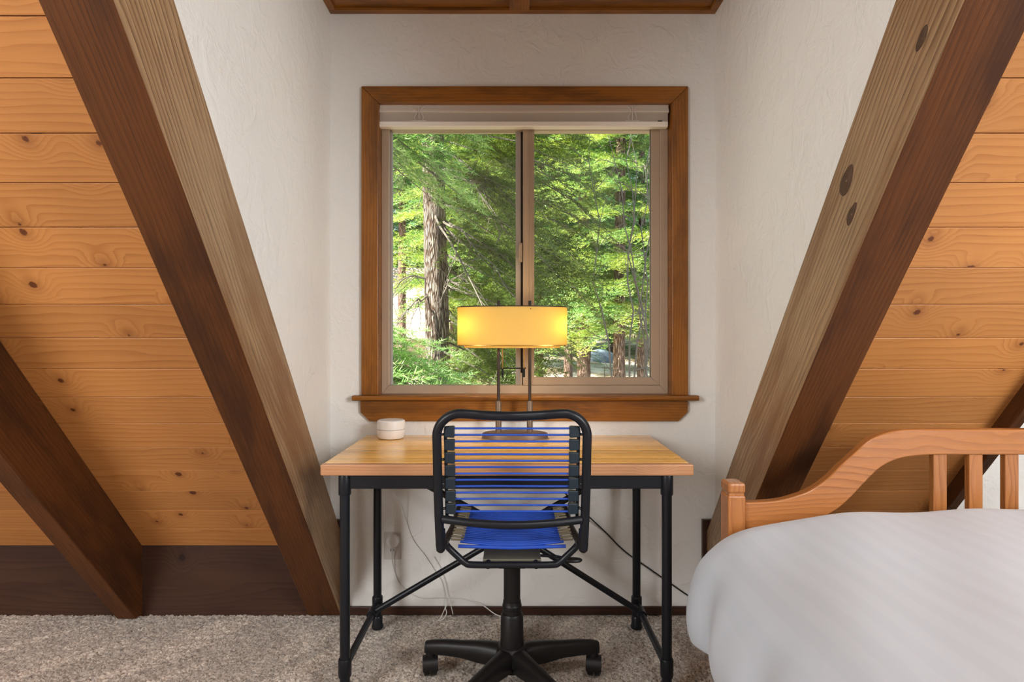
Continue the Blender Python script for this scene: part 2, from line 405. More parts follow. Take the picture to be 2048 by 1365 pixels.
# floor: displaced carpet pile near the wall, plain beyond
rs = np.random.RandomState(3)
xs = np.arange(-2.75, 1.25, 0.0065); ys = np.arange(1.30, 2.70, 0.0065)
gx, gy = np.meshgrid(xs, ys, indexing='ij')
gx2 = gx + rs.uniform(-.003, .003, gx.shape); gy2 = gy + rs.uniform(-.003, .003, gy.shape)
gz = rs.uniform(-0.010, 0.0, gx.shape)
gz[0, :] = gz[-1, :] = -0.012; gz[:, 0] = gz[:, -1] = -0.012
nx, ny = gx.shape
idx = np.arange(nx * ny).reshape(nx, ny)
fc = np.stack([idx[:-1, :-1], idx[1:, :-1], idx[1:, 1:], idx[:-1, 1:]], -1).reshape(-1, 4)
pv = np.stack([gx2, gy2, gz], -1).reshape(-1, 3)
n0 = len(pv)
ext = np.array([(GL, -3.79, -0.012), (GR, -3.79, -0.012), (GR, 1.30, -0.012), (GL, 1.30, -0.012),
                (GL, 2.7, -0.012), (-2.745, 1.3, -0.012), (-2.745, 2.7, -0.012), (1.245, 1.3, -0.012), (GR, 2.7, -0.012), (1.245, 2.7, -0.012)])
pv = np.concatenate([pv, ext])
fc = np.concatenate([fc, np.array([[n0, n0+1, n0+2, n0+3], [n0+3, n0+5, n0+6, n0+4], [n0+7, n0+2, n0+8, n0+9]])])
fl = mesh_np('floor', pv, fc, 'carpet'); struct(fl, 'speckled grey-beige cut pile carpet', 'carpet floor')
sub = MB().box(GL - .2, GR + .2, -4.05, 2.78, -0.3, -0.02).obj('floor_slab', 'wall'); struct(sub)

def deck(name, x0, x1, s0=0.0, s1=SR, rear=False):
    mb = MB(); bw = 0.128; s = s0 + 0.0
    while s < s1 - 1e-6:
        e = min(s + bw, s1); c = 0.0035
        mb.grp('x')
        prof = [RP(s, -.008), RP(s + .0026, -.008), RP(s + .0028, -.0006), RP(s + .0036, 0), RP(e - .0006, 0), RP(e, -.0006), RP(e, -0.03), RP(s, -0.03)]
        if rear: prof = [(2 * (DW - SR * CS) - y, z) for y, z in prof]
        mb.prism(prof, 'x', x0, x1)
        s = e
    o = mb.obj(name, 'deck', grain='x', smooth=0)
    return struct(o)
deck('ceiling_left', GL, -0.80).update_tag()
deck('ceiling_right', 0.90, 1.72)
deck('ceiling_dormer_top', -0.80, 0.90, s0=2.965)
deck('ceiling_upper_right', 1.72, GR, s0=2.965)
struct(MB().prism([(2*(DW-SR*CS)-y, z) for y, z in (RP(0,0), RP(SR,0), RP(SR,-.04), RP(0,-.04))], 'x', GL, GR).obj('ceiling_rear', 'wall', smooth=0))
for n_, a, b in (('left', GL, -0.80),):
    struct(MB().box(a, b, DW - 0.004, DW + 0.03, -.02, KZ + .004).obj('baseboard_' + n_, 'knee', grain='x'), 'wide dark-stained knee board under the left pine slope', 'knee board')
struct(MB().box(0.90, 1.72, DW - 0.004, DW + 0.03, -.02, KZ + .004).obj('baseboard_right', 'knee', grain='x'))
struct(MB().box(GL, GR, ry - .03, ry, -.1, KZ + .02).obj('baseboard_rear', 'knee', grain='x'))
gab = [(DW + .14, -.25), (DW + .14, KZ + .05), (RP(SR, 0)[0], RP(SR, 0)[1] + .25), (ry - .14, KZ + .05), (ry - .14, -.25)]
struct(MB().box(GL, GR, RP(SR, 0)[0] - .12, RP(SR, 0)[0] + .12, RP(SR, 0)[1] - .10, RP(SR, 0)[1] + .12).obj('ceiling_ridge', 'beam', smooth=0))
struct(MB().prism(gab, 'x', GL - .1, GL).obj('wall_left', 'wall'))
struct(MB().prism(gab, 'x', GR, GR + .1).obj('wall_right', 'wall'))

# dormer
ZC = 2.595
OX0, OX1, OZ0, OZ1 = PX(755.5, DW), PX(1344.5, DW), 0.947, PZ(205, DW)
mb = MB()
mb.box(XL - .06, OX0, DW, DW + .14, -.02, ZC + .1); mb.box(OX1, XR + .06, DW, DW + .14, -.02, ZC + .1)
mb.box(OX0, OX1, DW, DW + .14, -.02, OZ0 - .03); mb.box(OX0, OX1, DW, DW + .14, OZ1, ZC + .1)
struct(mb.obj('wall_window', 'wall', smooth=0), 'white textured plaster wall around the window', 'wall')
ck = [(DW, .2), (DW, ZC + .1), (RP(2.99, -.07)[0], ZC + .1), RP(2.93, .05), RP(0, .05)]
struct(MB().prism(ck, 'x', XL - .05, XL).obj('wall_left_cheek', 'wall', smooth=0), 'white plaster cheek wall left of the window', 'wall')
struct(MB().prism(ck, 'x', XR, XR + .05).obj('wall_right_cheek', 'wall', smooth=0), 'white plaster cheek wall right of the window', 'wall')
mb = MB().grp('x').box(XL - .05, XR + .05, 0.66, DW + .14, ZC + .012, ZC + .04)
struct(mb.obj('ceiling_dormer', 'trim', grain='x', smooth=0), 'stained wood dormer ceiling panel', 'ceiling')
mb = MB()
mb.grp('x').box(XL, XR, DW - .03, DW, ZC - .002, ZC + .012)
mb.grp('y').box(XL, XL + .03, .75, DW - .03, ZC - .002, ZC + .012)
mb.grp('y').box(XR - .03, XR, .75, DW - .03, ZC - .002, ZC + .012)
mb.grp('y').box(-.012, .075, .75, DW - .03, ZC - .001, ZC + .012)
struct(mb.obj('trim_1', 'trim', bevel=.002, smooth=0), 'stained batten frame around the dormer ceiling', 'trim')
struct(MB().box(XL, XR, DW - .014, DW, 0, .036).obj('baseboard_window', 'knee', grain='x', bevel=.003, smooth=0), 'thin dark baseboard under the window wall', 'baseboard')
for nm, a, b in (('trim_2', -.784, -.702), ('trim_3', .818, .877)):
    q = MB(); inn = .032
    if a < 0: q.grp('z').box(b - inn, b, DW - .022, DW, 0, .412); q.grp('x').box(a, b - inn, DW - .022, DW, .386, .412); q.grp('z').box(a, b - inn, DW - .008, DW, 0, .386)
    else: q.grp('z').box(a, a + inn, DW - .022, DW, 0, .412); q.grp('x').box(a + inn, b, DW - .022, DW, .386, .412); q.grp('z').box(a + inn, b, DW - .008, DW, 0, .386)
    struct(q.obj(nm, 'knee', bevel=.002, smooth=0), 'dark corner trim where the %s rafter meets the wall' % ('left' if a < 0 else 'right'), 'trim')

# second dormer further right
mb = MB().box(1.72, GR, DW, DW + .1, -.02, ZC + .1)
struct(mb.obj('wall_right_dormer', 'wall', smooth=0))
ck2 = [(DW, .0), (DW, ZC + .1), (RP(2.99, -.07)[0], ZC + .1), RP(2.93, -.03), RP(.05, -.03)]
struct(MB().prism(ck2, 'x', 1.69, 1.72).obj('wall_far_cheek', 'wall', smooth=0))
struct(MB().box(1.72, GR, 0.66, DW + .1, ZC + .012, ZC + .04).obj('ceiling_far_dormer', 'trim', grain='x', smooth=0))

struct(MB().box(GR, GR + .1, .60, DW + .1, -.02, ZC + .1).obj('wall_far_dormer_side', 'wall', smooth=0))
# rafters
def rafter(x0, x1, o_under, o_top, label, side=None, send=4.8):
    sdir = (0, -CS, SN)
    s0 = (o_under * CS - KZ) / SN
    yb = RP(s0, o_under)[0]
    st = -o_top * SN / CS
    prof = []
    if yb < DW: prof += [(yb, 0), (DW, 0)]
    else:
        s1 = -o_under * SN / CS
        prof += [(DW, RP(s1, o_under)[1])]
    prof += [(DW, RP(st, o_top)[1]), RP(send, o_top), RP(send, o_under)]
    root = thing('rafter', label, 'beam', (x0, yb if yb < DW else DW, 0), 'exposed roof rafters')
    mb = MB().grp(sdir).prism(prof, 'x', x0, x1)
    o = mb.obj('timber', ['beam', 'beam_lit_face'], root, grain=sdir, smooth=0, bevel=.004)
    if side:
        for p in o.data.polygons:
            if p.normal.x * side > 0.9: p.material_index = 1  # dormer-facing side takes the tone with window light in it
    return root
rafter(-.8755, -.735, .197, -.03, 'thick dark rafter whose tan window-lit side meets the wall left of the window', 1)
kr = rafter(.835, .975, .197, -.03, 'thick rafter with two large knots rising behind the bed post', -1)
t = NT('timber_knot'); oc = t.n('TexCoord').outputs['Generated']
wv = t.n('TexWave', {'wave_type': 'RINGS', 'rings_direction': 'X'}, Vector=t.n('Mapping', Vector=oc, Location=(0, -.5, -.5)).outputs[0], Scale=9.0, Distortion=4.0, Detail=3.0)
b = t.n('BsdfPrincipled', Base_Color=t.mix(wv.outputs[1], (0.045, 0.022, 0.012), (0.22, 0.12, 0.06)), Roughness=0.7)
t.t.links.new(t.n('Bump', Strength=0.8, Distance=0.004, Height=wv.outputs[1]).outputs[0], b.inputs['Normal'])
M['knot'] = t.done(b)
for y_, z_, ra, rb in ((1.498, 1.580, .045, .026), (1.476, 1.492, .034, .015), (1.222, 1.797, .028, .013)):
    vs = [(.8352, y_, z_)]; fs = []; n_ = 28
    rk_ = random.Random(int(z_ * 100))
    for q_ in (1, 2):
        for k in range(n_):
            a_ = 2 * math.pi * k / n_; rr_ = (.8 if q_ == 1 else 1.0) * (1 + .06 * math.sin(3 * a_ + z_ * 9))
            u_, v_ = ra * rr_ * math.cos(a_), rb * rr_ * math.sin(a_)
            vs.append((.8332 if q_ == 1 else .8365, y_ - CS * u_ - SN * v_, z_ + SN * u_ - CS * v_))
    for k in range(n_):
        l = (k + 1) % n_
        fs += [(0, 1 + k, 1 + l), (1 + k, 1 + n_ + k, 1 + n_ + l, 1 + l)]
    MB().poly(vs, fs).obj('knot', 'knot', kr, smooth=60)
rafter(-1.676, -1.595, .222, 0.0, 'thin dark rafter low at the far left over the pine boards')
rafter(1.694, 1.735, .052, -.02, 'narrow dark rafter glimpsed behind the headboard slats')

# ------------------------------------------------------------------ window
win = bpy.data.objects.new('window_1', None); COL.objects.link(win); win.location = (0.055, DW, OZ0)
struct(win, 'sliding window in tan vinyl frame with stained wood casing looking onto firs', 'window')
DC = DW - .018
ax0, ax1, az1 = PX(722.5, DC), PX(1376.5, DC), PZ(172, DC)
ix0, ix1, iz1 = PX(756, DC), PX(1344.5, DC), PZ(205, DC)
MB().grp('x').prism([(ax0, az1), (ax1, az1), (ix1, iz1), (ix0, iz1)], 'y', DC, DW).obj('casing', 'trim', win, bevel=.003, smooth=0)
MB().grp('z').prism([(ax0, az1), (ix0, iz1), (ix0, OZ0), (ax0, OZ0)], 'y', DC, DW).obj('casing', 'trim', win, grain='z', bevel=.003, smooth=0)
MB().grp('z').prism([(ax1, az1), (ix1, iz1), (ix1, OZ0), (ax1, OZ0)], 'y', DC, DW).obj('casing', 'trim', win, grain='z', bevel=.003, smooth=0)
mb = MB(); T = .006
mb.grp('y').box(OX0, OX0 + T, DW, DW + .13, OZ0, OZ1); mb.grp('y').box(OX1 - T, OX1, DW, DW + .13, OZ0, OZ1); mb.grp('x').box(OX0, OX1, DW, DW + .13, OZ1 - T, OZ1)
mb.obj('jamb', 'trim', win, smooth=0)
st0, st1 = PX(703, 2.552), PX(1399, 2.552)
mb = MB().grp('x')
nose = [(2.66, .925), (2.66, .947), (2.556, .947), (2.5525, .944), (2.551, .937), (2.5525, .929), (2.556, .925)]
mb.prism(nose, 'x', st0, st1)
sl = mb.obj('sill', 'trim', win, bevel=.003, smooth=40)
apx = [(720.5, 801), (720.5, 825), (739, 843), (1357, 843), (1376, 825), (1376, 801)]
MB().grp('x').prism([(PX(a, DC), PZ(b_, DC) if b_ > 802 else .925) for a, b_ in apx], 'y', DC, DW).obj('apron', 'trim', win, bevel=.003, smooth=0)
# vinyl frame
Y0 = 2.640
fx0, fx1 = OX0 + T, OX1 - T
def fr(px, D=Y0): return PX(px, D)
gL, gB = fr(778), PZ(771.5, Y0)
mb = MB()
zt = OZ1 - T
mb.prism([(fx0, OZ0), (fx0, zt), (gL, zt), (gL, gB)], 'y', Y0, Y0 + .07)
mb.prism([(fx1, OZ0), (fr(1320), gB), (fr(1320), zt), (fx1, zt)], 'y', Y0, Y0 + .07)
mb.prism([(fx0, OZ0), (gL, gB), (fr(1320), gB), (fx1, OZ0)], 'y', Y0, Y0 + .07)
mb.box(gL, fr(1320), Y0, Y0 + .07, zt - .09, zt)
mb.obj('frame', 'vinyl', win, bevel=.002, smooth=0)
# fixed pane meeting stile
YF = 2.672
mb = MB().box(PX(1031.5, YF), PX(1041.5, YF), YF, YF + .03, gB, zt - .09); mb.box(gL, gL + .006, YF, YF + .03, gB, zt - .09)
mb.obj('fixed_stile', 'gray', win, bevel=.001, smooth=0)
MB().box(PX(1041.5, YF), PX(1048, YF), YF + .012, YF + .028, gB, zt - .09).obj('weatherstrip', 'dark', win, smooth=0)
YS = 2.648
sash = MB()
s0x, s1x, sg0, sg1, sgb = PX(1046, YS), fr(1320), PX(1068.5, YS), PX(1301.5, YS), PZ(755, YS)
sb = gB + .001
sash.prism([(s0x, sb), (s0x, zt-.09), (sg0, zt-.09), (sg0, sgb)], 'y', YS, YS + .028)
sash.prism([(s1x, sb), (sg1, sgb), (sg1, zt-.09), (s1x, zt-.09)], 'y', YS, YS + .028)
sash.prism([(s0x, sb), (sg0, sgb), (sg1, sgb), (s1x, sb)], 'y', YS, YS + .028)
sash.box(sg0 - .026, sg0 - .022, YS - .003, YS, sb, zt - .09)
sash.box(sg0 - .012, sg0 - .008, YS - .003, YS, sb, zt - .09)
so = sash.obj('sash', 'vinyl', win, bevel=.0015, smooth=0)
MB().box(sg0 - .004, sg1 + .004, YS + .014, YS + .018, sgb - .004, zt - .09).obj('pane', 'glass', so, smooth=0)
MB().box(sg1 - .001, sg1 + .0025, YS + .001, YS + .014, sgb, zt - .09).obj('gasket', 'dark', so, smooth=0)
MB().box(gL, PX(1034, YF), YF + .012, YF + .016, gB - .002, zt - .09).obj('pane', 'glass', win, smooth=0)
hx = PX(1041, YS)
hz0, hz1 = PZ(524, YS), PZ(486, YS)
mb = MB().box(hx - .006, hx + .008, YS - .004, YS + .01, hz0, hz1)
mb.tube(bez([(hx + .004, YS - .004, hz1 - .004), (hx - .002, YS - .016, hz1 - .008), (hx - .004, YS - .018, (hz0+hz1)/2), (hx - .002, YS - .014, hz0 + .01), (hx + .004, YS - .004, hz0 + .006)], 5), .0035, 8)
mb.obj('latch', 'vinyl', win, bevel=.001)
MB().tube([(PX(1042.5, YS), YS - .002, gB), (PX(1042.5, YS), YS - .002, gB + .055)], .0035, 8).obj('latch_pin', 'vinyl', win)

# blind
bl = thing('window_blind', 'raised cream venetian blind bundled at the top of the window', 'blind', (0.055, 2.60, PZ(253, 2.6)))
D = 2.598
bx0, bx1 = PX(757, D), PX(1338, D)
za, zb, zc_, zd, ze = PZ(207, D), PZ(214, D), PZ(225, D), PZ(243, D), PZ(253.5, D)
val = [(2.606, za), (2.608, zb), (2.598, PZ(219, D)), (2.596, zc_), (2.61, zc_), (2.637, zc_), (2.637, za)]
MB().prism(val, 'x', bx0, bx1).obj('valance', 'blind', bl, smooth=60)
for k in range(9):
    z = zc_ - .001 - k * (zc_ - zd) / 9
    MB().prism([(2.602, z), (2.637, z), (2.637, z - .0035), (2.602, z - .0035)], 'x', bx0 + .003, bx1 - .004).obj('slat', 'slat', bl, smooth=0)
MB().prism([(2.598, zd), (2.637, zd), (2.637, ze + .002), (2.632, ze), (2.603, ze), (2.598, ze + .004)], 'x', bx0 + .003, bx1 - .004).obj('bottom_rail', 'blindr', bl, smooth=0, bevel=.002)
for px in (838, 1265):
    x = PX(px, D); mb = MB()
    for dx in (-.012, 0, .012):
        mb.tube(bez([(x + dx, 2.5995, zd + .002), (x + dx * 1.6, 2.5975, zd + .018), (x + dx * .6, 2.594, zc_ + .006), (x + dx * 2.2, 2.5965, zc_ + .03)], 5), .0013, 6)
    mb.tube([(x - .03, 2.5985, zd + .004), (x, 2.5965, zd + .0015), (x + .03, 2.5985, zd + .004)], .0018, 6)
    mb.obj('ladder_cord', 'clear', bl)
MB().box(PX(1316, D), PX(1324, D), 2.5965, 2.599, zd - .001, zd + .004).obj('cord_slot', 'dark', bl, smooth=0)

# ------------------------------------------------------------------ desk
DZ = 0.777
DX0, DX1, DY0, DY1 = PX(640, 1.956), PX(1388, 1.956), 1.956, 2.565
desk = thing('desk', 'pine plank desk on black pipe legs below the window', 'desk', (-.015, 2.26, 0))
mb = MB(); n = 12; wd = (DY1 - DY0 - .03) / n
for i in range(n):
    mb.grp('x').box(DX0 + .006, DX1 - .006 - (RNG.random() * .003), DY0 + .03 + i * wd + .0004, DY0 + .03 + (i + 1) * wd - .0004, DZ - .036, DZ - (RNG.random() * .0006))
mb.obj('tabletop', 'desk', desk, smooth=0, bevel=.0012)
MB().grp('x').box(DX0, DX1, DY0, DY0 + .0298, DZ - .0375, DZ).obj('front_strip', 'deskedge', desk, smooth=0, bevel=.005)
LX0, LX1, LYF, LYR = -.553, .512, 1.985, 2.467
zu = DZ - .0375
mb = MB().box(LX0, LX1, LYF - .006, LYF + .012, zu - .048, zu); mb.obj('apron', 'black', desk, bevel=.003, smooth=0)
MB().box(LX0, LX1, LYR - .01, LYR + .01, zu - .048, zu).obj('apron', 'black', desk, bevel=.003, smooth=0)
for x in (LX0, LX1): MB().box(x - .008, x + .008, LYF + .013, LYR - .011, zu - .048, zu).obj('apron', 'black', desk, bevel=.003, smooth=0)
for x in (LX0, LX1):
    for y in (LYF, LYR):
        lg = MB().lathe([(.0165, 0), (.0165, zu)], (x, y, 0.012), 24, capt=False).obj('leg', 'black', desk)
        MB().lathe([(.0195, 0), (.0205, .004), (.0205, .062), (.0195, .066)], (x, y, zu - .068), 24).obj('collar', 'black', lg)
        MB().lathe([(.020, 0), (.0215, .004), (.0215, .056), (.020, .06)], (x, y, .07), 24).obj('joint_sleeve', 'black', lg)
        MB().lathe([(.022, 0), (.024, .004), (.024, .01), (.0205, .02), (.0205, .045), (.018, .05)], (x, y, 0.0), 24).obj('foot_cap', 'black', lg)
    MB().tube([(x, LYF, .10), (x, LYR, .10)], .0125, 14).obj('side_stretcher', 'black', desk)
YX = 2.385
for x in (LX0, LX1):
    MB().tube([(x, YX - .03, .10), (x, YX + .03, .10)], .0185, 16).obj('tee_joint', 'black', desk)
    MB().tube([(x, YX, .10), (0.0, YX, .425)], .0125, 14).obj('cross_brace', 'black', desk)
    sx = 1 if x > 0 else -1
    MB().tube([(0.0, YX + .002, .425), (x - sx * .02, YX + .002, zu - .03)], .0125, 14).obj('cross_brace', 'black', desk)

# router on the desk
rc = (PX(782.5, 2.49), 2.488)
rt = thing('wifi_router', 'small white round router at the left back of the desk', 'router', (rc[0], rc[1], DZ))
MB().lathe([(.044, 0), (.052, .003), (.056, .012), (.0572, .030), (.0572, .038)], (*rc, DZ), 48).obj('lower_body', 'white', rt)
MB().lathe([(.0555, .0385), (.0555, .0400)], (*rc, DZ), 48).obj('groove_ring', 'plate', rt)
MB().lathe([(.0572, .0405), (.0572, .068), (.0562, .073), (.052, .0765), (.03, .0775)], (*rc, DZ), 48).obj('upper_body', 'white', rt)

# ------------------------------------------------------------------ lamp
lx, ly = .013, 2.455
lamp = thing('table_lamp', 'lit twin-stem table lamp with wide yellow oval shade', 'lamp', (lx, ly - .02, DZ))
bx = PX(1030, 2.45)
MB().lathe([(1.0, 0), (1.0, .003)], (bx, 2.475, DZ), 48, .140, .075).obj('base_pad', 'foot', lamp)
MB().lathe([(1.0, .0035), (1.0, .018), (.985, .024), (.9, .028), (.3, .029)], (bx, 2.475, DZ), 64, .136, .072).obj('base', 'bronze2', lamp)
px0, px1 = PX(997, 2.475), PX(1059.5, 2.475)
shz0, shz1 = PZ(692, 2.38), PZ(614, 2.38) + .003
for x in (px0, px1):
    po = MB().lathe([(.0065, 0), (.0065, shz1 - .01 - DZ - .026)], (x, 2.475, DZ + .026), 16).obj('stem', 'bronze', lamp)
    MB().lathe([(.0125, 0), (.0125, .124), (.010, .13)], (x, 2.475, DZ + .026), 20).obj('sleeve', 'bronze2', po)
    MB().lathe([(.0062, 0), (.0062, PZ(602, 2.475) - shz1 + .016)], (x, 2.475, shz1 - .016), 14).obj('finial', 'blackp', po)
# shade: open oval drum with thickness
def oval(n, a, b, cx, cy, e=2.4):
    out = []
    for k in range(n):
        th = 2 * math.pi * k / n; c, s_ = math.cos(th), math.sin(th)
        out.append((cx + a * math.copysign(abs(c) ** (2 / e), c), cy + b * math.copysign(abs(s_) ** (2 / e), s_)))
    return out
scx, scy, sa, sbb = PX(1024.5, 2.46) + .0, 2.452, .2235, .098
def drum(z0, z1, a, b, th, n=96):
    o = oval(n, a, b, scx, scy); i_ = oval(n, a - th, b - th, scx, scy); vs = []
    for ring, z in ((o, z0), (o, z1), (i_, z1), (i_, z0)): vs += [(x, y, z) for x, y in ring]
    fs = []
    for q in range(4):
        for k in range(n):
            l = (k + 1) % n; r_ = (q + 1) % 4
            fs.append((q*n + k, q*n + l, r_*n + l, r_*n + k))
    return MB().poly(vs, fs)
sh = drum(shz0, shz1, sa, sbb, .0012).obj('shade', 'shade', lamp, smooth=40)
drum(shz0 - .0005, shz0 + .003, sa + .0008, sbb + .0008, .0025).obj('shade_rim', 'chain', sh, smooth=40)
drum(shz1 - .003, shz1 + .0008, sa + .0008, sbb + .0008, .0025).obj('shade_rim', 'bronze', sh, smooth=40)
mb = MB()
mb.tube([(scx - sa + .002, 2.475, shz1 - .012), (scx + sa - .002, 2.475, shz1 - .012)], .0025, 8)
for x in (px0, px1): mb.tube([(x, 2.475 - .119, shz1 - .012), (x, 2.475 + .072, shz1 - .012)], .002, 8)
mb.obj('spider', 'bronze', lamp)
drum(shz0 - .009, shz0 + .01, sa - .028, sbb - .02, .0015).obj('diffuser_ring', 'shade', lamp, smooth=40)
for sx, x in ((-1, px0), (1, px1)):
    MB().tube([(x, 2.475, shz0 + .085), (x + sx * .075, 2.462, shz0 + .085)], .012, 12).obj('socket', 'blackp', lamp)
    q = MB(); c = Vector((x + sx * .112, 2.445, shz0 + .082))
    pts = [c + Vector((sx * (-.035 + .068 * k / 8), 0, 0)) for k in range(9)]
    q.tube(pts, [.010, .014, .020, .025, .028, .028, .024, .016, .004], 14)
    q.obj('bulb', 'bulb', lamp)
    L = light('lamp_bulb_light', 'POINT', c, None, 5.6, (1.0, 0.80, 0.50), shadow_soft_size=.03)
    L.parent = None
    x2 = PX(1005, 2.44) if sx < 0 else PX(1048, 2.44)
    mb = MB(); zt_, zb_ = shz0 + .08, PZ(737, 2.44)
    nb = 42
    for k in range(nb):
        z = zt_ - (zt_ - zb_) * k / (nb - 1)
        mb.lathe([(.001, -.0022), (.0028, -.001), (.0028, .001), (.001, .0022)], (x2, 2.44, z), 6)
    mb.obj('pull_chain', 'chain', lamp)
    MB().lathe([(.0045, 0), (.0045, PZ(738, 2.44) - PZ(755, 2.44))], (x2, 2.44, PZ(755, 2.44)), 10).obj('pull_knob', 'blackp', lamp)
MB().tube([(PX(1001, 2.44), 2.44, PZ(737, 2.44)), (PX(1052, 2.44), 2.44, PZ(737, 2.44))], .0024, 8).obj('pull_bar', 'blackp', lamp)

# ------------------------------------------------------------------ office chair
ch = thing('office_chair', 'black office chair with blue bungee cord seat and back at the desk', 'chair', (0, 2.05, 0))
CB, CT = (1.785, .572), (1.715, .978)      # lower and upper (y, z) of the back
def back(z):  # y on the back plane
    return CB[0] + (CT[0] - CB[0]) * (z - CB[1]) / (CT[1] - CB[1])
R = .0135
hw = .2165
pts = []
pts.append((-hw + .004, back(.560), .560)); pts.append((-hw + .002, back(.62), .62)); pts.append((-hw, back(.75), .75)); pts.append((-hw, back(.88), .88))
cr = .068
ztop = .972
for k in range(0, 9):
    a = math.pi - k * math.pi / 16
    x = -hw + cr + cr * math.cos(a); z = ztop - cr + cr * math.sin(a)
    pts.append((x, back(z), z))
top = [(-.08, back(.968) , .9675), (0, back(.966) - .012, .966), (.08, back(.968), .9675)]
left = pts[:]
right = [(-p[0], p[1], p[2]) for p in reversed(left)]
path = left + [(-.12, back(.97), .9705)] + top + [(.12, back(.97), .9705)] + right
sm = bez(path, 3)
MB().tube(sm, [R] * len(sm), 16).obj('back_frame', 'black', ch, smooth=60)
for sx in (-1, 1):
    x = sx * (hw - .004)
    q = MB().tube([(x, CB[0] - .001, .620), (x, CB[0], .60), (x, CB[0] + .002, .572), (x, CB[0] + .003, .555), (x, CB[0] + .003, .549)], [.0142, .0148, .0148, .0125, .006], 16)
    q.obj('end_cap', 'blackp', ch, smooth=60)
    MB().tube([(sx * (hw - .002), CB[0] - .0185, .630), (sx * (hw - .002), CB[0] - .008, .630)], .0045, 10).obj('bolt', 'black', ch)
    # thin rods carrying the clips
    xr = sx * .193
    MB().tube([(xr, back(.925) + .012, .925), (xr, back(.70) + .012, .70), (xr, back(.655) + .012, .655)], .005, 8).obj('clip_rod', 'black', ch)
    for k in range(4):
        z = .91 - k * .075
        MB().tube([(sx * (hw - .008), back(z) + .004, z), (xr, back(z) + .012, z)], .004, 8).obj('rod_bracket', 'black', ch)
zt2, zb2 = .923, .672
ncl = 7; pitch = (zt2 - zb2) / (ncl - 1) * 1.0
zs = [.918 - k * .0388 for k in range(ncl)]
cordz = []
for k, z in enumerate(zs):
    for sx in (-1, 1):
        x0 = sx * .196; x1 = sx * .166
        y = back(z) + .002
        hh = .0170
        q = MB().poly([(x0, y, z - hh * .92), (x1, y - .004, z - hh), (x1, y + .016, z - hh), (x0, y + .012, z - hh * .92),
                       (x0, y, z + hh * .92), (x1, y - .004, z + hh), (x1, y + .016, z + hh), (x0, y + .012, z + hh * .92)],
                      [(0,3,2,1),(4,5,6,7),(0,1,5,4),(1,2,6,5),(2,3,7,6),(3,0,4,7)] if sx < 0 else [(0,1,2,3),(7,6,5,4),(4,5,1,0),(5,6,2,1),(6,7,3,2),(7,4,0,3)])
        q.obj('cord_clip', 'navyp', ch, bevel=.003, smooth=0)
    for dz in (.0097, -.0097):
        zz = z + dz; y = back(zz) + .008
        MB().tube([(-.168, y, zz), (-.05, y + .005, zz - .0005), (.05, y + .005, zz - .001), (.168, y, zz)], .0031, 8, cap=True).obj('back_cord', 'cord', ch, smooth=60)
# lumbar bar
zl = .655
MB().tube(bez([(-hw + .012, back(zl) - .004, zl), (-.1, back(zl) - .022, zl - .007), (0, back(zl) - .028, zl - .010), (.1, back(zl) - .022, zl - .008), (hw - .012, back(zl) - .004, zl - .002)], 6), .0118, 14).obj('lumbar_bar', 'black', ch, smooth=60)
# seat
SZ, SY0, SY1 = .552, 1.845, 2.22
for sx in (-1, 1):
    x = sx * .196
    MB().tube(bez([(sx * .205, CB[0] + .012, .574), (sx * .203, SY0, .568), (x, 2.0, .560), (x, 2.15, .560), (x, SY1, .560), (x, SY1 + .05, .535)], 5), .0115, 12).obj('seat_rail', 'black', ch, smooth=60)
    # tan cord ends hooked over the rail
    mb = MB()
    for k in range(22):
        y = SY0 + .012 + k * (SY1 - SY0 - .02) / 21
        mb.tube([(sx * .189, y, .566 + .004 * (k % 2)), (sx * .150, y + .003, .560 + .003 * ((k + 1) % 3))], .0034, 6)
    o = mb.obj('cord_end', 'cordend', ch); o['kind'] = 'stuff'
for k in range(22):
    y = SY0 + .006 + k * (SY1 - SY0 - .02) / 21
    zz = .560 + (-.004 if k > 2 else .0)
    MB().tube([(-.160, y + .003, zz), (-.06, y, zz - .010), (.06, y, zz - .010), (.160, y + .003, zz)], .0040, 8).obj('seat_cord', 'cord', ch, smooth=60)
MB().tube([(-.165, SY0 - .004, .550), (0, SY0 - .004, .545), (.165, SY0 - .004, .550)], .0058, 8).obj('seat_cord', 'cord', ch, smooth=60)
# rear support tube
YB = 1.862
sup = bez([(-.205, YB - .01, .556), (-.196, YB - .005, .540), (-.165, YB, .508), (-.145, YB, .491), (-.12, YB, .485), (0, YB, .485), (.12, YB, .485), (.145, YB, .491), (.165, YB, .508), (.196, YB - .005, .540), (.205, YB - .01, .556)], 4)
MB().tube(sup, .0105, 14).obj('support_tube', 'black', ch, smooth=60)
sup2 = [(p[0], p[1] + .36, p[2]) for p in sup]
MB().tube(sup2, .0105, 14).obj('support_tube', 'black', ch, smooth=60)
MB().box(-.092, .092, YB + .035, YB + .26, .470, .490).obj('mechanism_plate', 'mech', ch, bevel=.003, smooth=0)
for sx in (-1, 1): MB().tube([(sx * .075, YB, .480), (sx * .075, YB + .36, .480)], .009, 10).obj('plate_rail', 'black', ch)
MB().box(-.05, .05, 1.98, 2.12, .425, .470).obj('mechanism_housing', 'blackp', ch, bevel=.008, smooth=0)
MB().tube([(.04, 2.05, .45), (.15, 2.045, .445), (.19, 2.04, .44)], .005, 8).obj('lever_rod', 'black', ch)
MB().lathe([(1, -.005), (1.1, 0), (1, .004)], (.203, 2.035, .437), 24, .033, .016).obj('lever_paddle', 'blackp', ch)
MB().lathe([(.0275, .0), (.0285, .01), (.0285, .175)], (0, 2.05, .252), 32).obj('gas_column', 'blackp', ch)
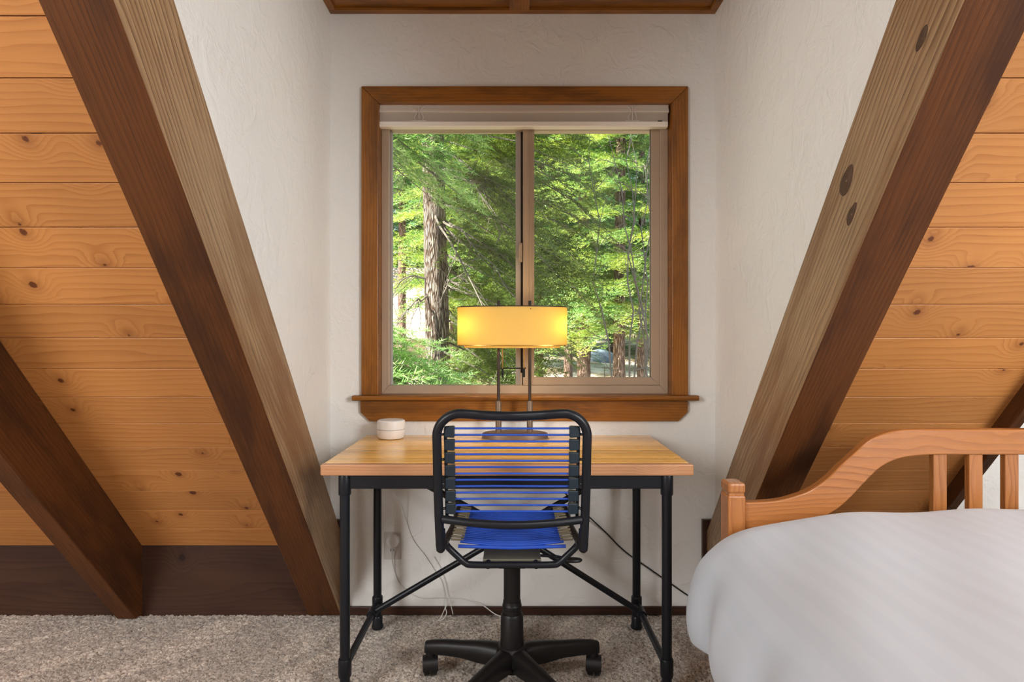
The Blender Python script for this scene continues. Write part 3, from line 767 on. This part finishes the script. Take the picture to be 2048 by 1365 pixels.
MB().lathe([(.0315, 0), (.0315, .022), (.033, .024), (.033, .034), (.0315, .036), (.030, .05)], (0, 2.05, .245), 32).obj('column_collar', 'blackp', ch)
MB().lathe([(.026, 0.05), (.040, .06), (.041, .13), (.038, .245), (.034, .252)], (0, 2.05, 0), 32).obj('column_cover', 'blackp', ch)
MB().lathe([(.020, .058), (.045, .066), (.060, .09), (.058, .125), (.046, .142), (.040, .146)], (0, 2.05, 0), 40).obj('base_hub', 'blackp', ch)
for k, ad in enumerate((166, 14, 238, 302, 90)):
    a = math.radians(ad); dx, dy = math.cos(a), math.sin(a); rr = .302
    secs = [(.030, .036, .075, .140), (.07, .029, .072, .142), (.12, .024, .074, .140), (.18, .021, .082, .134), (.24, .020, .082, .130), (.285, .0195, .080, .124), (.314, .016, .080, .117)]
    vs = []; nn = 8
    for r_, hw_, zb_, zt_ in secs:
        prof = [(-hw_ * .8, zb_), (hw_ * .8, zb_), (hw_, zb_ + .008), (hw_ * .98, zt_ - .014), (hw_ * .55, zt_ - .002), (0, zt_), (-hw_ * .55, zt_ - .002), (-hw_ * .98, zt_ - .014)]
        if zt_ - zb_ < .03: prof = [(-hw_ * .8, zb_), (hw_ * .8, zb_), (hw_, zb_ + .004), (hw_ * .95, zt_ - .006), (hw_ * .55, zt_ - .001), (0, zt_), (-hw_ * .55, zt_ - .001), (-hw_ * .95, zt_ - .006)]
        for p, z in prof: vs.append((dx * r_ - dy * p, 2.05 + dy * r_ + dx * p, z))
    fs = [(i*8 + j, i*8 + (j+1) % 8, (i+1)*8 + (j+1) % 8, (i+1)*8 + j) for i in range(len(secs)-1) for j in range(8)]
    fs = [tuple(reversed(f)) for f in fs]
    fs += [tuple(range(8)), tuple(reversed(range((len(secs)-1)*8, len(secs)*8)))]
    lg = MB().poly(vs, fs).obj('base_leg', 'blackp', ch, smooth=50)
    cx, cy = dx * .298, 2.05 + dy * .298
    q = MB().lathe([(.010, .04), (.016, .062), (.016, .088), (.012, .1)], (cx, cy, 0), 16)
    ca = [math.radians(100), math.radians(80), math.radians(30), math.radians(160), math.radians(95)][k]   # rolling direction
    fxd, fyd = math.cos(ca), math.sin(ca)
    for sgn in (-1, 1):
        c0 = Vector((cx - fyd * sgn * .004, cy + fxd * sgn * .004, .031)); c1 = Vector((cx - fyd * sgn * .024, cy + fxd * sgn * .024, .031))
        wh = MB().tube([c0, c0 + (c1 - c0) * .1, c0 + (c1 - c0) * .8, c1], [.027, .031, .031, .024], 24).obj('caster_wheel', 'blackp', lg, smooth=40)
    hood = MB()
    n_ = 10; pr = []
    for i in range(n_ + 1):
        th = math.radians(-14 + 208 * i / n_); pr.append((math.cos(th) * .033, .034 + math.sin(th) * .034))
    vs = []
    for sgn in (-.0265, .0265):
        for u, z in pr: vs.append((cx + fxd * u - fyd * sgn, cy + fyd * u + fxd * sgn, z))
    m_ = len(pr)
    hood.poly(vs, [tuple(range(m_)), tuple(reversed(range(m_, 2*m_)))] + [(i, i + m_, (i+1) % m_ + m_, (i+1) % m_) for i in range(m_)])
    hood.v += q.v; o_ = len(hood.v) - len(q.v)
    for f in q.f: hood.f.append([i + o_ for i in f]); hood.r.append(0.5); hood.g.append(None)
    hood.obj('caster_fork', 'blackp', lg, smooth=50)

# ------------------------------------------------------------------ bed
bed = thing('bed', 'honey oak bed frame with a curved slatted headboard under the right slope', 'bed', (1.36, 0.75, 0))
HB = 1.75; CX = 1.411
def bp(px, py): return (PX(px, HB), PZ(py, HB))
up = [bp(*p) for p in ((1490, 1006), (1530, 1004.5), (1565, 1000.5), (1592, 993), (1621, 982), (1656, 958), (1682, 932), (1709, 908), (1735, 884), (1766, 869), (1805, 861), (1860, 859.5))]
lo = [bp(*p) for p in ((1490, 1062), (1560, 1060), (1620, 1047), (1667, 1025), (1700, 998), (1731, 965), (1761, 936.5), (1792, 921), (1823, 914), (1867, 910.5))]
def mir(L): return [(2 * CX - x, z) for x, z in reversed(L)]
def smo(L): return [(v.x, v.y) for v in bez([(a, b_, 0) for a, b_ in L], 4)]
U = smo(up); Lo = smo(lo)
U = U + mir(U); Lo = Lo + mir(Lo)
# strip mesh following the curve: resample both to same count
def resamp(L, n):
    d = [0]
    for i in range(1, len(L)): d.append(d[-1] + math.dist(L[i], L[i-1]))
    out = []; j = 0
    for k in range(n):
        t_ = d[-1] * k / (n - 1)
        while j < len(L) - 2 and d[j+1] < t_: j += 1
        u = (t_ - d[j]) / max(1e-9, d[j+1] - d[j]); out.append((L[j][0] + (L[j+1][0]-L[j][0])*u, L[j][1] + (L[j+1][1]-L[j][1])*u))
    return out
N = 120; U2, L2 = resamp(U, N), resamp(Lo, N)
vs = []
for (a, b_), (c, d_) in zip(U2, L2): vs += [(c, HB, d_), (a, HB, b_), (a, HB + .032, b_), (c, HB + .032, d_)]
fs = []
for i in range(N - 1):
    for k in range(4):
        l = (k + 1) % 4; fs.append((4*i + k, 4*(i+1) + k, 4*(i+1) + l, 4*i + l))
fs += [(3, 2, 1, 0), (4*N-4, 4*N-3, 4*N-2, 4*N-1)]
MB().poly(vs, fs).obj('headboard_rail', 'bed', bed, smooth=30, bevel=.004)
def post(x0, x1, y0, y1, label=None):
    zt_, zg = PZ(965, HB), PZ(988, HB)
    p = MB().grp('z').box(x0, x1, y0, y1, 0.0, zg - .003); p.obj('post', 'bed', bed, grain='z', bevel=.005, smooth=0)
    MB().grp('z').box(x0 + .004, x1 - .004, y0 + .004, y1 - .004, zg - .004, zg + .004).obj('post_neck', 'bed', bed, grain='z', smooth=0)
    MB().grp('z').box(x0, x1, y0, y1, zg + .003, zt_).obj('post_cap', 'bed', bed, grain='z', bevel=.007, smooth=0)
w0, w1 = PX(1456.5, 1.735), PX(1492, 1.735)
post(w0, w1, 1.735, 1.80); post(2*CX - w1, 2*CX - w0, 1.735, 1.80)
zr = PZ(912, HB)
for k in range(4):
    xx = 1.2335 + k * .105
    MB().grp('z').box(xx, xx + .040, HB + .006, HB + .026, .42, zr + .02).obj('slat', 'bed', bed, grain='z', bevel=.002, smooth=0)
MB().grp('x').box(w1, 2*CX - w1, HB, HB + .03, .36, .44).obj('lower_rail', 'bed', bed, bevel=.003, smooth=0)
for x in (w0 + .01, 2*CX - w1 + .01):
    MB().grp('y').box(x, x + .025, -.28, 1.735, .20, .34).obj('side_rail', 'bed', bed, grain='y', smooth=0)
for x in (w0, 2*CX - w1):
    MB().grp('z').box(x, x + .05, -.34, -.28, 0, .5).obj('post', 'bed', bed, grain='z', smooth=0)
MB().grp('x').box(w1, 2*CX - w1, -.33, -.30, .2, .45).obj('foot_rail', 'bed', bed, smooth=0)
mt = MB().box(w1 + .01, 2*CX - w1 - .01, -.27, 1.725, .30, .60).obj('mattress', 'white', None, bevel=.04, seg=4)
tag(mt, 'thick white mattress hidden beneath the duvet on the oak bed', 'mattress')
# duvet
sec = [(.520, .333), (.512, .36), (.508, .40), (.511, .44), (.522, .50), (.545, .56), (.580, .600), (.63, .632), (.70, .655), (.80, .676), (.95, .693), (1.12, .703), (1.30, .708), (CX, .709)]
sec = [(v.x, v.y) for v in bez([(a, b_, 0) for a, b_ in sec], 6)]
sec = sec + [(2 * CX - x, z) for x, z in reversed(sec[:-1])]
rs = np.random.RandomState(11)
ysd = np.linspace(1.722, -.34, 150); n_ = len(sec); vv = np.zeros((len(ysd), n_, 3))
for i, y in enumerate(ysd):
    e = max(0.0, (y - 1.62) / .10)                      # rounding at the headboard end
    for j, (x, z) in enumerate(sec):
        side = max(0.0, min(1.0, (.60 - z) / .22))
        sgn = -1 if x < CX else 1
        f1 = .020 * math.sin(y * 15 + 1.3 * math.sin(y * 4)) + .007 * math.sin(y * 37 + z * 5 + 1)
        zz = z + .004 * math.sin(x * 7 + y * 9) * (1 - side) + .0035 * math.sin(x * 19 - y * 11 + 2) * (1 - side)
        xx = x + sgn * side * f1 + sgn * .035 * side * max(0, (1.2 - y)) * .3
        xx = xx - sgn * side * .02 * e
        zz2 = zz - (e ** 2.2) * .030 * (1 - side) + side * .012 * math.sin(y * 5 + .5)
        vv[i, j] = (xx, y, zz2)
ii = np.arange(len(ysd) * n_).reshape(len(ysd), n_)
fc = np.stack([ii[:-1, :-1], ii[:-1, 1:], ii[1:, 1:], ii[1:, :-1]], -1).reshape(-1, 4)
# back hem tucked down behind the mattress edge
bk = vv[0].copy(); bk[:, 1] += .004; bk[:, 2] = np.minimum(bk[:, 2] - .03, .56); bk[:, 2] = np.minimum(bk[:, 2], vv[0, :, 2] - .001)
pv = np.concatenate([vv.reshape(-1, 3), bk]); b0 = len(ysd) * n_
fb_ = np.stack([np.arange(b0, b0 + n_ - 1), np.arange(b0 + 1, b0 + n_), ii[0, 1:], ii[0, :-1]], -1)
dv = mesh_np('duvet', pv, np.concatenate([fc, fb_]), 'duvet')
so_ = dv.modifiers.new('thick', 'SOLIDIFY'); so_.thickness = .012; so_.offset = -1
tag(dv, 'smooth white duvet draped over the bed and down its left side', 'duvet')

# ------------------------------------------------------------------ outlet and cables
DO = DW
ox0, ox1, oz0, oz1 = PX(768, DO), PX(802, DO), PZ(1119, DO), PZ(1064, DO)
out = thing('wall_outlet', 'ivory wall outlet low on the wall left of the chair', 'outlet', ((ox0 + ox1) / 2, DW, (oz0 + oz1) / 2))
MB().box(ox0, ox1, DW - .005, DW, oz0, oz1).obj('cover_plate', 'plate', out, bevel=.003, smooth=0)
ocx = (ox0 + ox1) / 2
for dz in (-.021, .021):
    zc2 = (oz0 + oz1) / 2 + dz
    f_ = MB().lathe([(.0165, 0), (.016, .0015)], (0, 0, 0), 24)
    f_.v = [(ocx + a, DW - .005 - c, zc2 + b_) for a, b_, c in f_.v]; f_.f = [list(reversed(f)) for f in f_.f]
    fo = f_.obj('receptacle', 'plate', out)
    MB().box(ocx - .008, ocx - .0055, DW - .0072, DW - .0055, zc2 - .002, zc2 + .008).box(ocx + .0055, ocx + .008, DW - .0072, DW - .0055, zc2 - .002, zc2 + .008).obj('slot', 'dark', fo, smooth=0)
pcx, pcz = PX(785, 2.56), PZ(1084.5, 2.56)
pl = MB().lathe([(.024, 0), (.0275, .004), (.0275, .022), (.024, .028), (.014, .031)], (0, 0, 0), 36)
pl.v = [(pcx + a, DW - .007 - c, pcz + b_) for a, b_, c in pl.v]; pl.f = [list(reversed(f)) for f in pl.f]
plug = pl.obj('charger_puck', 'white', None); tag(plug, 'round white power adapter plugged into the ivory outlet', 'adapter')
def cable(name, pts, r, mat, label, cat='cable', group=None):
    D_ = [(PX(p[0], p[2]), p[2], PZ(p[1], p[2])) for p in pts]
    return tag(MB().tube(bez(D_, 8), r, 8).obj(name, mat, None, smooth=60), label, cat, group)
a = DW - .004
cable('white_cable', [(784, 1098, 2.565), (784, 1118, 2.575), (789, 1142, a), (797, 1163, a), (812, 1180, a), (829, 1192, a), (848, 1197, a), (880, 1196.5, a), (915, 1197, a), (941, 1202, a), (965, 1211, 2.57), (990, 1229, 2.55), (1010, 1236, 2.50)], .0022, 'whitecord',
      'white cable curving from the round adapter along the wall to the floor')
cable('white_cable', [(788, 986, 2.50), (803, 1010, 2.55), (815, 1050, a), (828, 1083, a), (851, 1113, a), (871, 1144, a), (884, 1164, a), (890, 1190, a), (891, 1213, 2.575), (880, 1238, 2.535), (874, 1243, 2.53), (886, 1239, 2.535), (893, 1227, 2.55), (892, 1214, 2.573), (908, 1202, 2.582)], .0017, 'whitecord',
      'thin white cable hanging behind the desk with a loop on the carpet')
cable('white_cable', [(868, 1114, a), (883, 1140, a), (893, 1170, a), (898, 1195, a), (902, 1212, 2.57), (906, 1230, 2.555)], .0015, 'whitecord',
      'short thin white cable running down the wall beside the carpet loop')
cable('black_cable', [(1128, 985, 2.5), (1180, 1036, 2.57), (1215, 1069, a), (1238, 1093, a), (1262, 1113, a), (1300, 1139, a), (1340, 1167, a), (1386, 1198, a), (1440, 1225, 2.56), (1500, 1240, 2.5)], .0032, 'blackcord',
      'black power cable slanting across the wall from desk to bed')

# ------------------------------------------------------------------ outside
def gz_(x, y):
    a = np.interp(y, [0, 7, 14, 22, 30, 60, 120], [-2.9, -2.7, -1.6, -0.10, .75, 1.5, 9.0])
    return a + .18 * math.sin(x * .5 + y * .3) * min(1, y / 20)
gxs = np.linspace(-45, 45, 91); gys = np.linspace(3.2, 110, 108)
pv = np.array([(x, y, gz_(x, y) + .05 * math.sin(3 * x) * math.cos(2.3 * y)) for x in gxs for y in gys])
ii = np.arange(len(pv)).reshape(91, 108)
fc = np.stack([ii[:-1, :-1], ii[1:, :-1], ii[1:, 1:], ii[:-1, 1:]], -1).reshape(-1, 4)
gr = mesh_np('ground', pv, fc, 'ground'); struct(gr, 'dry sunlit forest floor', 'ground')

def spray(L, nl, nw, step, tstep, rng, spread=.30, droop=.25, jit=.35):
    """flat conifer branch along +x: returns needle triangles (n,3,3) and twig segments"""
    tri = []; seg = []
    xs_ = np.arange(.18 * L, L, tstep)
    for q, x in enumerate(xs_):
        for sd in (-1, 1):
            fr_ = (x / L); tl = spread * L * (1 - fr_) ** .75 * min(1, fr_ / .25 + .35) * rng.uniform(.7, 1.15) + .05
            ang = math.radians(rng.uniform(42, 66)) * sd
            dirx, diry = math.cos(ang), math.sin(ang)
            base = np.array([x, 0, -droop * x * x / L])
            m = max(3, int(tl / step)); tt = np.linspace(0, tl, m)
            dz = rng.uniform(-.32, .24)
            P = base + np.stack([dirx * tt, diry * tt, dz * tt - .35 * tt * tt / max(.2, L)], -1)
            seg.append((P[0], P[-1], .0035))
            for s2 in (-1, 1):
                a2 = ang + s2 * rng.uniform(.7, 1.25, m)
                el = rng.uniform(-.45, jit + .45, m)
                ln = nl * rng.uniform(.7, 1.2, m)
                dv_ = np.stack([np.cos(a2) * np.cos(el), np.sin(a2) * np.cos(el), np.sin(el)], -1) * ln[:, None]
                pr_ = np.stack([-np.sin(a2), np.cos(a2), rng.uniform(-.6, .6, m)], -1) * nw * .5
                tri.append(np.stack([P - pr_, P + pr_, P + dv_], 1))
    return np.concatenate(tri), seg
def xf(T, az, tilt, scale, loc, roll=0.0):
    ca, sa_ = math.cos(az), math.sin(az); ct, st_ = math.cos(tilt), math.sin(tilt)
    Rr = np.array([[1,0,0],[0,math.cos(roll),-math.sin(roll)],[0,math.sin(roll),math.cos(roll)]])
    Rt = np.array([[ct, 0, -st_], [0, 1, 0], [st_, 0, ct]]); Rz = np.array([[ca, -sa_, 0], [sa_, ca, 0], [0, 0, 1]])
    return (T * scale) @ (Rz @ Rt @ Rr).T + np.array(loc)
TPL = {}
def templates(kind):
    if kind not in TPL:
        rng = np.random.RandomState({'near': 1, 'mid': 2, 'far': 3}[kind])
        a = {'near': (1.0, .030, .0046, .0075, .036), 'mid': (1.0, .036, .013, .016, .048), 'far': (1.0, .055, .024, .030, .070)}[kind]
        TPL[kind] = [spray(a[0], a[1], a[2], a[3], a[4], rng) for _ in range(4)]
    return TPL[kind]
def limb(mb, p0, p1, r0, r1, sag=.0):
    p0, p1 = Vector(p0), Vector(p1); m = (p0 + p1) / 2 + Vector((0, 0, sag))
    mb.tube([p0, m, p1], [r0, (r0 + r1) / 2, r1], 5, cap=False)
def trunk_mb(x, y, z0, z1, r0, r1, lean=(0, 0), seed=0, n=22):
    rg = random.Random(seed); pts = []; rr = []
    for k in range(n + 1):
        u = k / n
        pts.append((x + lean[0] * u + .02 * math.sin(u * 9 + seed), y + lean[1] * u, z0 + (z1 - z0) * u)); rr.append((r0 + (r1 - r0) * u) * (1 + .3 * max(0, .05 - u) / .05) * rg.uniform(.97, 1.03))
    return MB().tube(pts, rr, 18)
def conifer(x, y, h, r, crown0, blen, kind, leaf, bark, label, group, nb=80, seed=0, droop=-.12, lean=(0, 0), az=None, z0=None, ztop=None, cone=True, tiltr=.12, whorl=0):
    rng = np.random.RandomState(seed + 100); zb = gz_(x, y) - .15 if z0 is None else z0
    root = thing('conifer', label, 'tree', (x, y, zb + .15), group)
    tr_ = trunk_mb(x, y, zb, zb + h, r, r * (.7 if cone is False else .3), lean, seed).obj('trunk', bark, root, smooth=60)
    T = templates(kind); tris = []; mb = MB()
    for k in range(nb):
        u = (k + rng.uniform(0, 1)) / nb
        z = crown0 + (min(ztop or 99, zb + h) - crown0) * u
        if whorl: z = crown0 + round((z - crown0) / whorl) * whorl + rng.uniform(-.05, .05)
        u = max(0.0, (z - crown0) / max(.1, zb + h - crown0))
        a = k * 2.39996 + rng.uniform(-.4, .4) if az is None else (-math.pi / 2 + rng.uniform(-1, 1) * rng.uniform(.4, 3.1) if az == 'front' else rng.uniform(*az))
        prof = (1 - u) ** .7 * .9 + .12 if cone else 1.0
        L = blen * prof * rng.uniform(.7, 1.15)
        tl = droop + rng.uniform(-tiltr, tiltr) + .35 * u
        uu = (z - zb) / h
        loc = np.array([x + lean[0] * uu, y + lean[1] * uu, z])
        roll = rng.uniform(-.35, .35)
        tp, sg = T[rng.randint(len(T))]
        A = xf(tp, a, tl, L, loc, roll)
        # keep clear of the house wall
        keep = A[:, :, 1].min(1) > 3.0
        tris.append(A[keep])
        e = xf(np.array([[0, 0, 0], [.5, 0, -.0625], [.95, 0, -.226]]), a, tl, L, loc, roll)
        if e[:, 1].min() > 3.0: mb.tube([Vector(q) for q in e], [.003 + .006 * L, .002 + .003 * L, .001], 5, cap=False)
    A = np.concatenate(tris); n_t = len(A); org = np.array([x, y, zb + .15])
    mesh_np('foliage', A.reshape(-1, 3) - org, np.arange(n_t * 3).reshape(-1, 3), leaf, root, rng.uniform(0, 1, n_t), smooth=False)
    mb.obj('branches', 'twig', root)
    return root

def gx_(px, D): return PX(px, D)
# the near fir with the grey trunk (seen through the left pane)
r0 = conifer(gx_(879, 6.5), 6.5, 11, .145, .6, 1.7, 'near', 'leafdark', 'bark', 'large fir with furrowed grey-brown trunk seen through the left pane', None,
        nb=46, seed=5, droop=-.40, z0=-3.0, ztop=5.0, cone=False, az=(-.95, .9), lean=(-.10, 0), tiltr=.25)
mb = MB(); rg = random.Random(4)
tx = gx_(873, 6.5)
for (pa, ya, pb, yb_, D1) in ((872, 330, 1032, 480, 6.2), (885, 440, 1036, 605, 5.6), (868, 400, 780, 340, 6.0), (860, 560, 780, 585, 6.3), (868, 420, 1000, 720, 5.4), (862, 600, 785, 660, 6.1), (880, 300, 985, 420, 6.6), (860, 350, 782, 300, 5.9), (880, 620, 905, 560, 6.3)):
    p0 = Vector((gx_(pa, 6.5), 6.45, PZ(ya, 6.5))); p1 = Vector((gx_(pb, D1), D1, PZ(yb_, D1)))
    pts = [p0 + (p1 - p0) * k / 7 + Vector((rg.uniform(-.03, .03), 0, rg.uniform(-.03, .03) + .12 * math.sin(math.pi * k / 7))) for k in range(8)]
    mb.tube(bez(pts, 3), [.014 * (1 - .85 * k / 21) for k in range(22)], 6)
    for k in range(2, 8):
        q = pts[k]; d_ = (p1 - p0).normalized()
        for s_ in range(2):
            e = q + Vector((rg.uniform(-.3, .3), rg.uniform(-.2, .2), rg.uniform(-.4, .05))) + d_ * rg.uniform(.1, .3)
            m_ = (q + e) / 2 + Vector((rg.uniform(-.05, .05), 0, rg.uniform(-.05, .05)))
            mb.tube([q, m_, e], [.004, .003, .0015], 5, cap=False)
o = mb.obj('dead_branches', 'twig', r0); o['label'] = 'bare grey lower branches'
# nearest fir, trunk left of the window, bright sprays reaching in
conifer(-2.0, 4.5, 9, .14, .55, 1.75, 'near', 'leafnear', 'bark', 'nearest fir, its bright green sprays filling the lower left pane', None,
        nb=46, seed=8, droop=-.16, z0=-3.0, ztop=1.5, cone=False, az=(-.6, .35), tiltr=.15)
conifer(-2.2, 5.2, 9, .13, 3.35, 2.0, 'near', 'leafnear', 'bark', 'fir whose bright needle sprays hang across the top of the left pane', None,
        nb=40, seed=9, droop=-.26, z0=-3.0, ztop=4.4, cone=False, az=(-.5, .35), tiltr=.15)
# dark drooping hemlock at the middle
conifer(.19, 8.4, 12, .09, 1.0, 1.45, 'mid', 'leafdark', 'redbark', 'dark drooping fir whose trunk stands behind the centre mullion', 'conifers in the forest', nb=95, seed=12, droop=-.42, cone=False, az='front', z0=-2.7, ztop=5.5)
G = 'conifers in the forest'
mids = [
 (1168, 14, 17, .175, 1.75, 2.1, 'leafbright', 'sunlit thick-trunked conifer just right of the lamp shade', 21),
 (1240, 13, 16, .15, 1.5, 1.9, 'leafbright', 'conifer with red-brown trunk and yellow-green layers, second from the right window edge', 22),
 (1080, 17, 18, .13, 3.2, 2.2, 'leafgreen', 'conifer whose thin dark trunk rises beside the centre mullion', 23),
 (1283, 15, 16, .12, 2.0, 2.0, 'leafgreen', 'conifer nearest the right edge of the right pane', 24),
 (1136, 19, 18, .14, 2.4, 2.3, 'leafgreen', 'dark-trunked conifer just left of the thick sunlit trunk', 25),
 (908, 15, 17, .13, 2.4, 2.2, 'leafbright', 'conifer standing close behind the right side of the grey fir trunk', 26),
 (975, 16, 17, .14, 1.2, 2.4, 'leafbright', 'yellow-green conifer rising behind the lamp in the left pane', 27),
 (805, 21, 19, .16, 6.5, 2.6, 'leafgreen', 'conifer standing in front of the pale shingled cabin roof', 28),
]
for px, Dm, h, r, c0, bl_, leaf, lab, sd in mids:
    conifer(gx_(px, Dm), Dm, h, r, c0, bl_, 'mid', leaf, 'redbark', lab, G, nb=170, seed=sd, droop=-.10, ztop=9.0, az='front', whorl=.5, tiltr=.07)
fars = [(-7.4, 27, 'leafgreen'), (-4.6, 30, 'leafbright'), (-1.6, 28, 'leafgreen'), (.6, 33, 'leafbright'), (2.9, 29, 'leafgreen'), (5.2, 31, 'leafbright'), (7.6, 28, 'leafgreen'), (10.2, 30, 'leafgreen'), (-10.2, 29, 'leafgreen'),
        (-8.8, 42, 'leafgreen'), (-4.5, 44, 'leafgreen'), (-.5, 43, 'leafgreen'), (3.6, 45, 'leafgreen'), (7.6, 42, 'leafgreen'), (12.0, 44, 'leafgreen')]
for k, (x, y, leaf) in enumerate(fars):
    conifer(x, y, 21 if y < 40 else 26, .22, gz_(x, y) + 1.6, 3.6 if y < 40 else 4.6, 'far', leaf, 'redbark',
            'tall conifer in the forest far behind the nearer sunlit trees', 'distant forest conifers', nb=170, ztop=15 if y < 40 else 19, seed=40 + k, droop=-.10)
# low saplings on the forest floor
for k, (px, Dm, wh) in enumerate(((1110, 12, 'low green sapling at the bottom left corner of the right pane'), (1210, 15, 'small sapling between the two thickest red-brown trunks'), (1290, 12.5, 'small sapling at the bottom right corner of the right pane'),
        (985, 12.5, 'low green sapling between the lamp stems and the grey trunk'), (1180, 24, 'small distant sapling beside the blue-grey boulder'))):
    conifer(gx_(px, Dm), Dm, 2.2 if Dm < 20 else 2.6, .03, gz_(gx_(px, Dm), Dm) + .2, .8, 'mid', 'leafgreen', 'twig', wh, 'forest floor saplings', nb=34, seed=70 + k)
# bare shrub branches at the right edge
br = thing('bare_branches', 'tangle of bare dark twigs hanging along the right edge of the right pane', 'branch', (1.8, 8.5, -2.6))
for k in range(7):
    mb = MB(); x0 = 1.42 + .09 * k; y0 = 8.3 + .1 * k
    p = Vector((x0 + .15, y0, -2.6)); pts = [p.copy()]
    for j in range(16): p = p + Vector((rg.uniform(-.12, .10), rg.uniform(-.05, .05), .42)); pts.append(p.copy())
    mb.tube(pts, [.022 * (1 - .9 * j / 16) + .002 for j in range(17)], 6)
    for j in range(4, 16):
        for _ in range(2):
            q = pts[j]; e = q + Vector((rg.uniform(-.55, .45), rg.uniform(-.2, .2), rg.uniform(-.2, .5))); m_ = (q + e) / 2 + Vector((0, 0, rg.uniform(-.1, .12)))
            mb.tube(bez([q, m_, e], 3), [.006, .005, .005, .004, .003, .002, .0015], 5, cap=False)
    mb.obj('stem', 'twig', br)
# neighbour cabin with pale roof
cab = thing('cabin', 'neighbouring cabin with pale pink shingled roof behind the grey fir trunk', 'house', (-5.2, 25.6, gz_(-5, 24)))
mb = MB(); rows = 16
ya_, za_, yb2, zb2_ = 22.0, 1.25, 25.6, 4.3
for i in range(rows):
    u0, u1 = i / rows, (i + 1) / rows
    y0_, z0_ = ya_ + (yb2 - ya_) * u0, za_ + (zb2_ - za_) * u0; y1_, z1_ = ya_ + (yb2 - ya_) * u1, za_ + (zb2_ - za_) * u1
    mb.grp().prism([(y0_, z0_ + .05), (y1_, z1_ + .015), (y1_, z1_ - .04), (y0_, z0_ - .04)], 'x', -9.5, -2.05)
mb.obj('roof', 'shingle', cab, smooth=0)
MB().prism([(25.6, 4.3), (29.2, 1.25), (29.2, 1.15), (25.6, 4.2)], 'x', -9.5, -2.05).obj('roof', 'shingle', cab, smooth=0)
zg_ = gz_(-5, 24) - .6
MB().prism([(22.5, zg_), (28.7, zg_), (28.7, 1.5), (25.6, 4.1), (22.5, 1.5)], 'x', -9.1, -2.45).obj('walls', 'siding', cab, smooth=0)
# boulder on the ground
rk = MB(); rgb = np.random.RandomState(2)
bxx, byy = gx_(1199, 26), 26; vs = []; fs = []
for i in range(9):
    th = math.pi * i / 8
    for k in range(14):
        ph_ = 2 * math.pi * k / 14; rr_ = 1 + rgb.uniform(-.08, .08)
        vs.append((bxx + .75 * rr_ * math.sin(th) * math.cos(ph_), byy + .5 * rr_ * math.sin(th) * math.sin(ph_), gz_(bxx, byy) + .1 + .45 * rr_ * math.cos(th)))
for i in range(8):
    for k in range(14): l = (k + 1) % 14; fs.append((i*14 + k, (i+1)*14 + k, (i+1)*14 + l, i*14 + l))
tag(rk.poly(vs, fs).obj('boulder', 'rock', None, smooth=80), 'blue-grey boulder on the ground between two red-brown trunks', 'boulder')
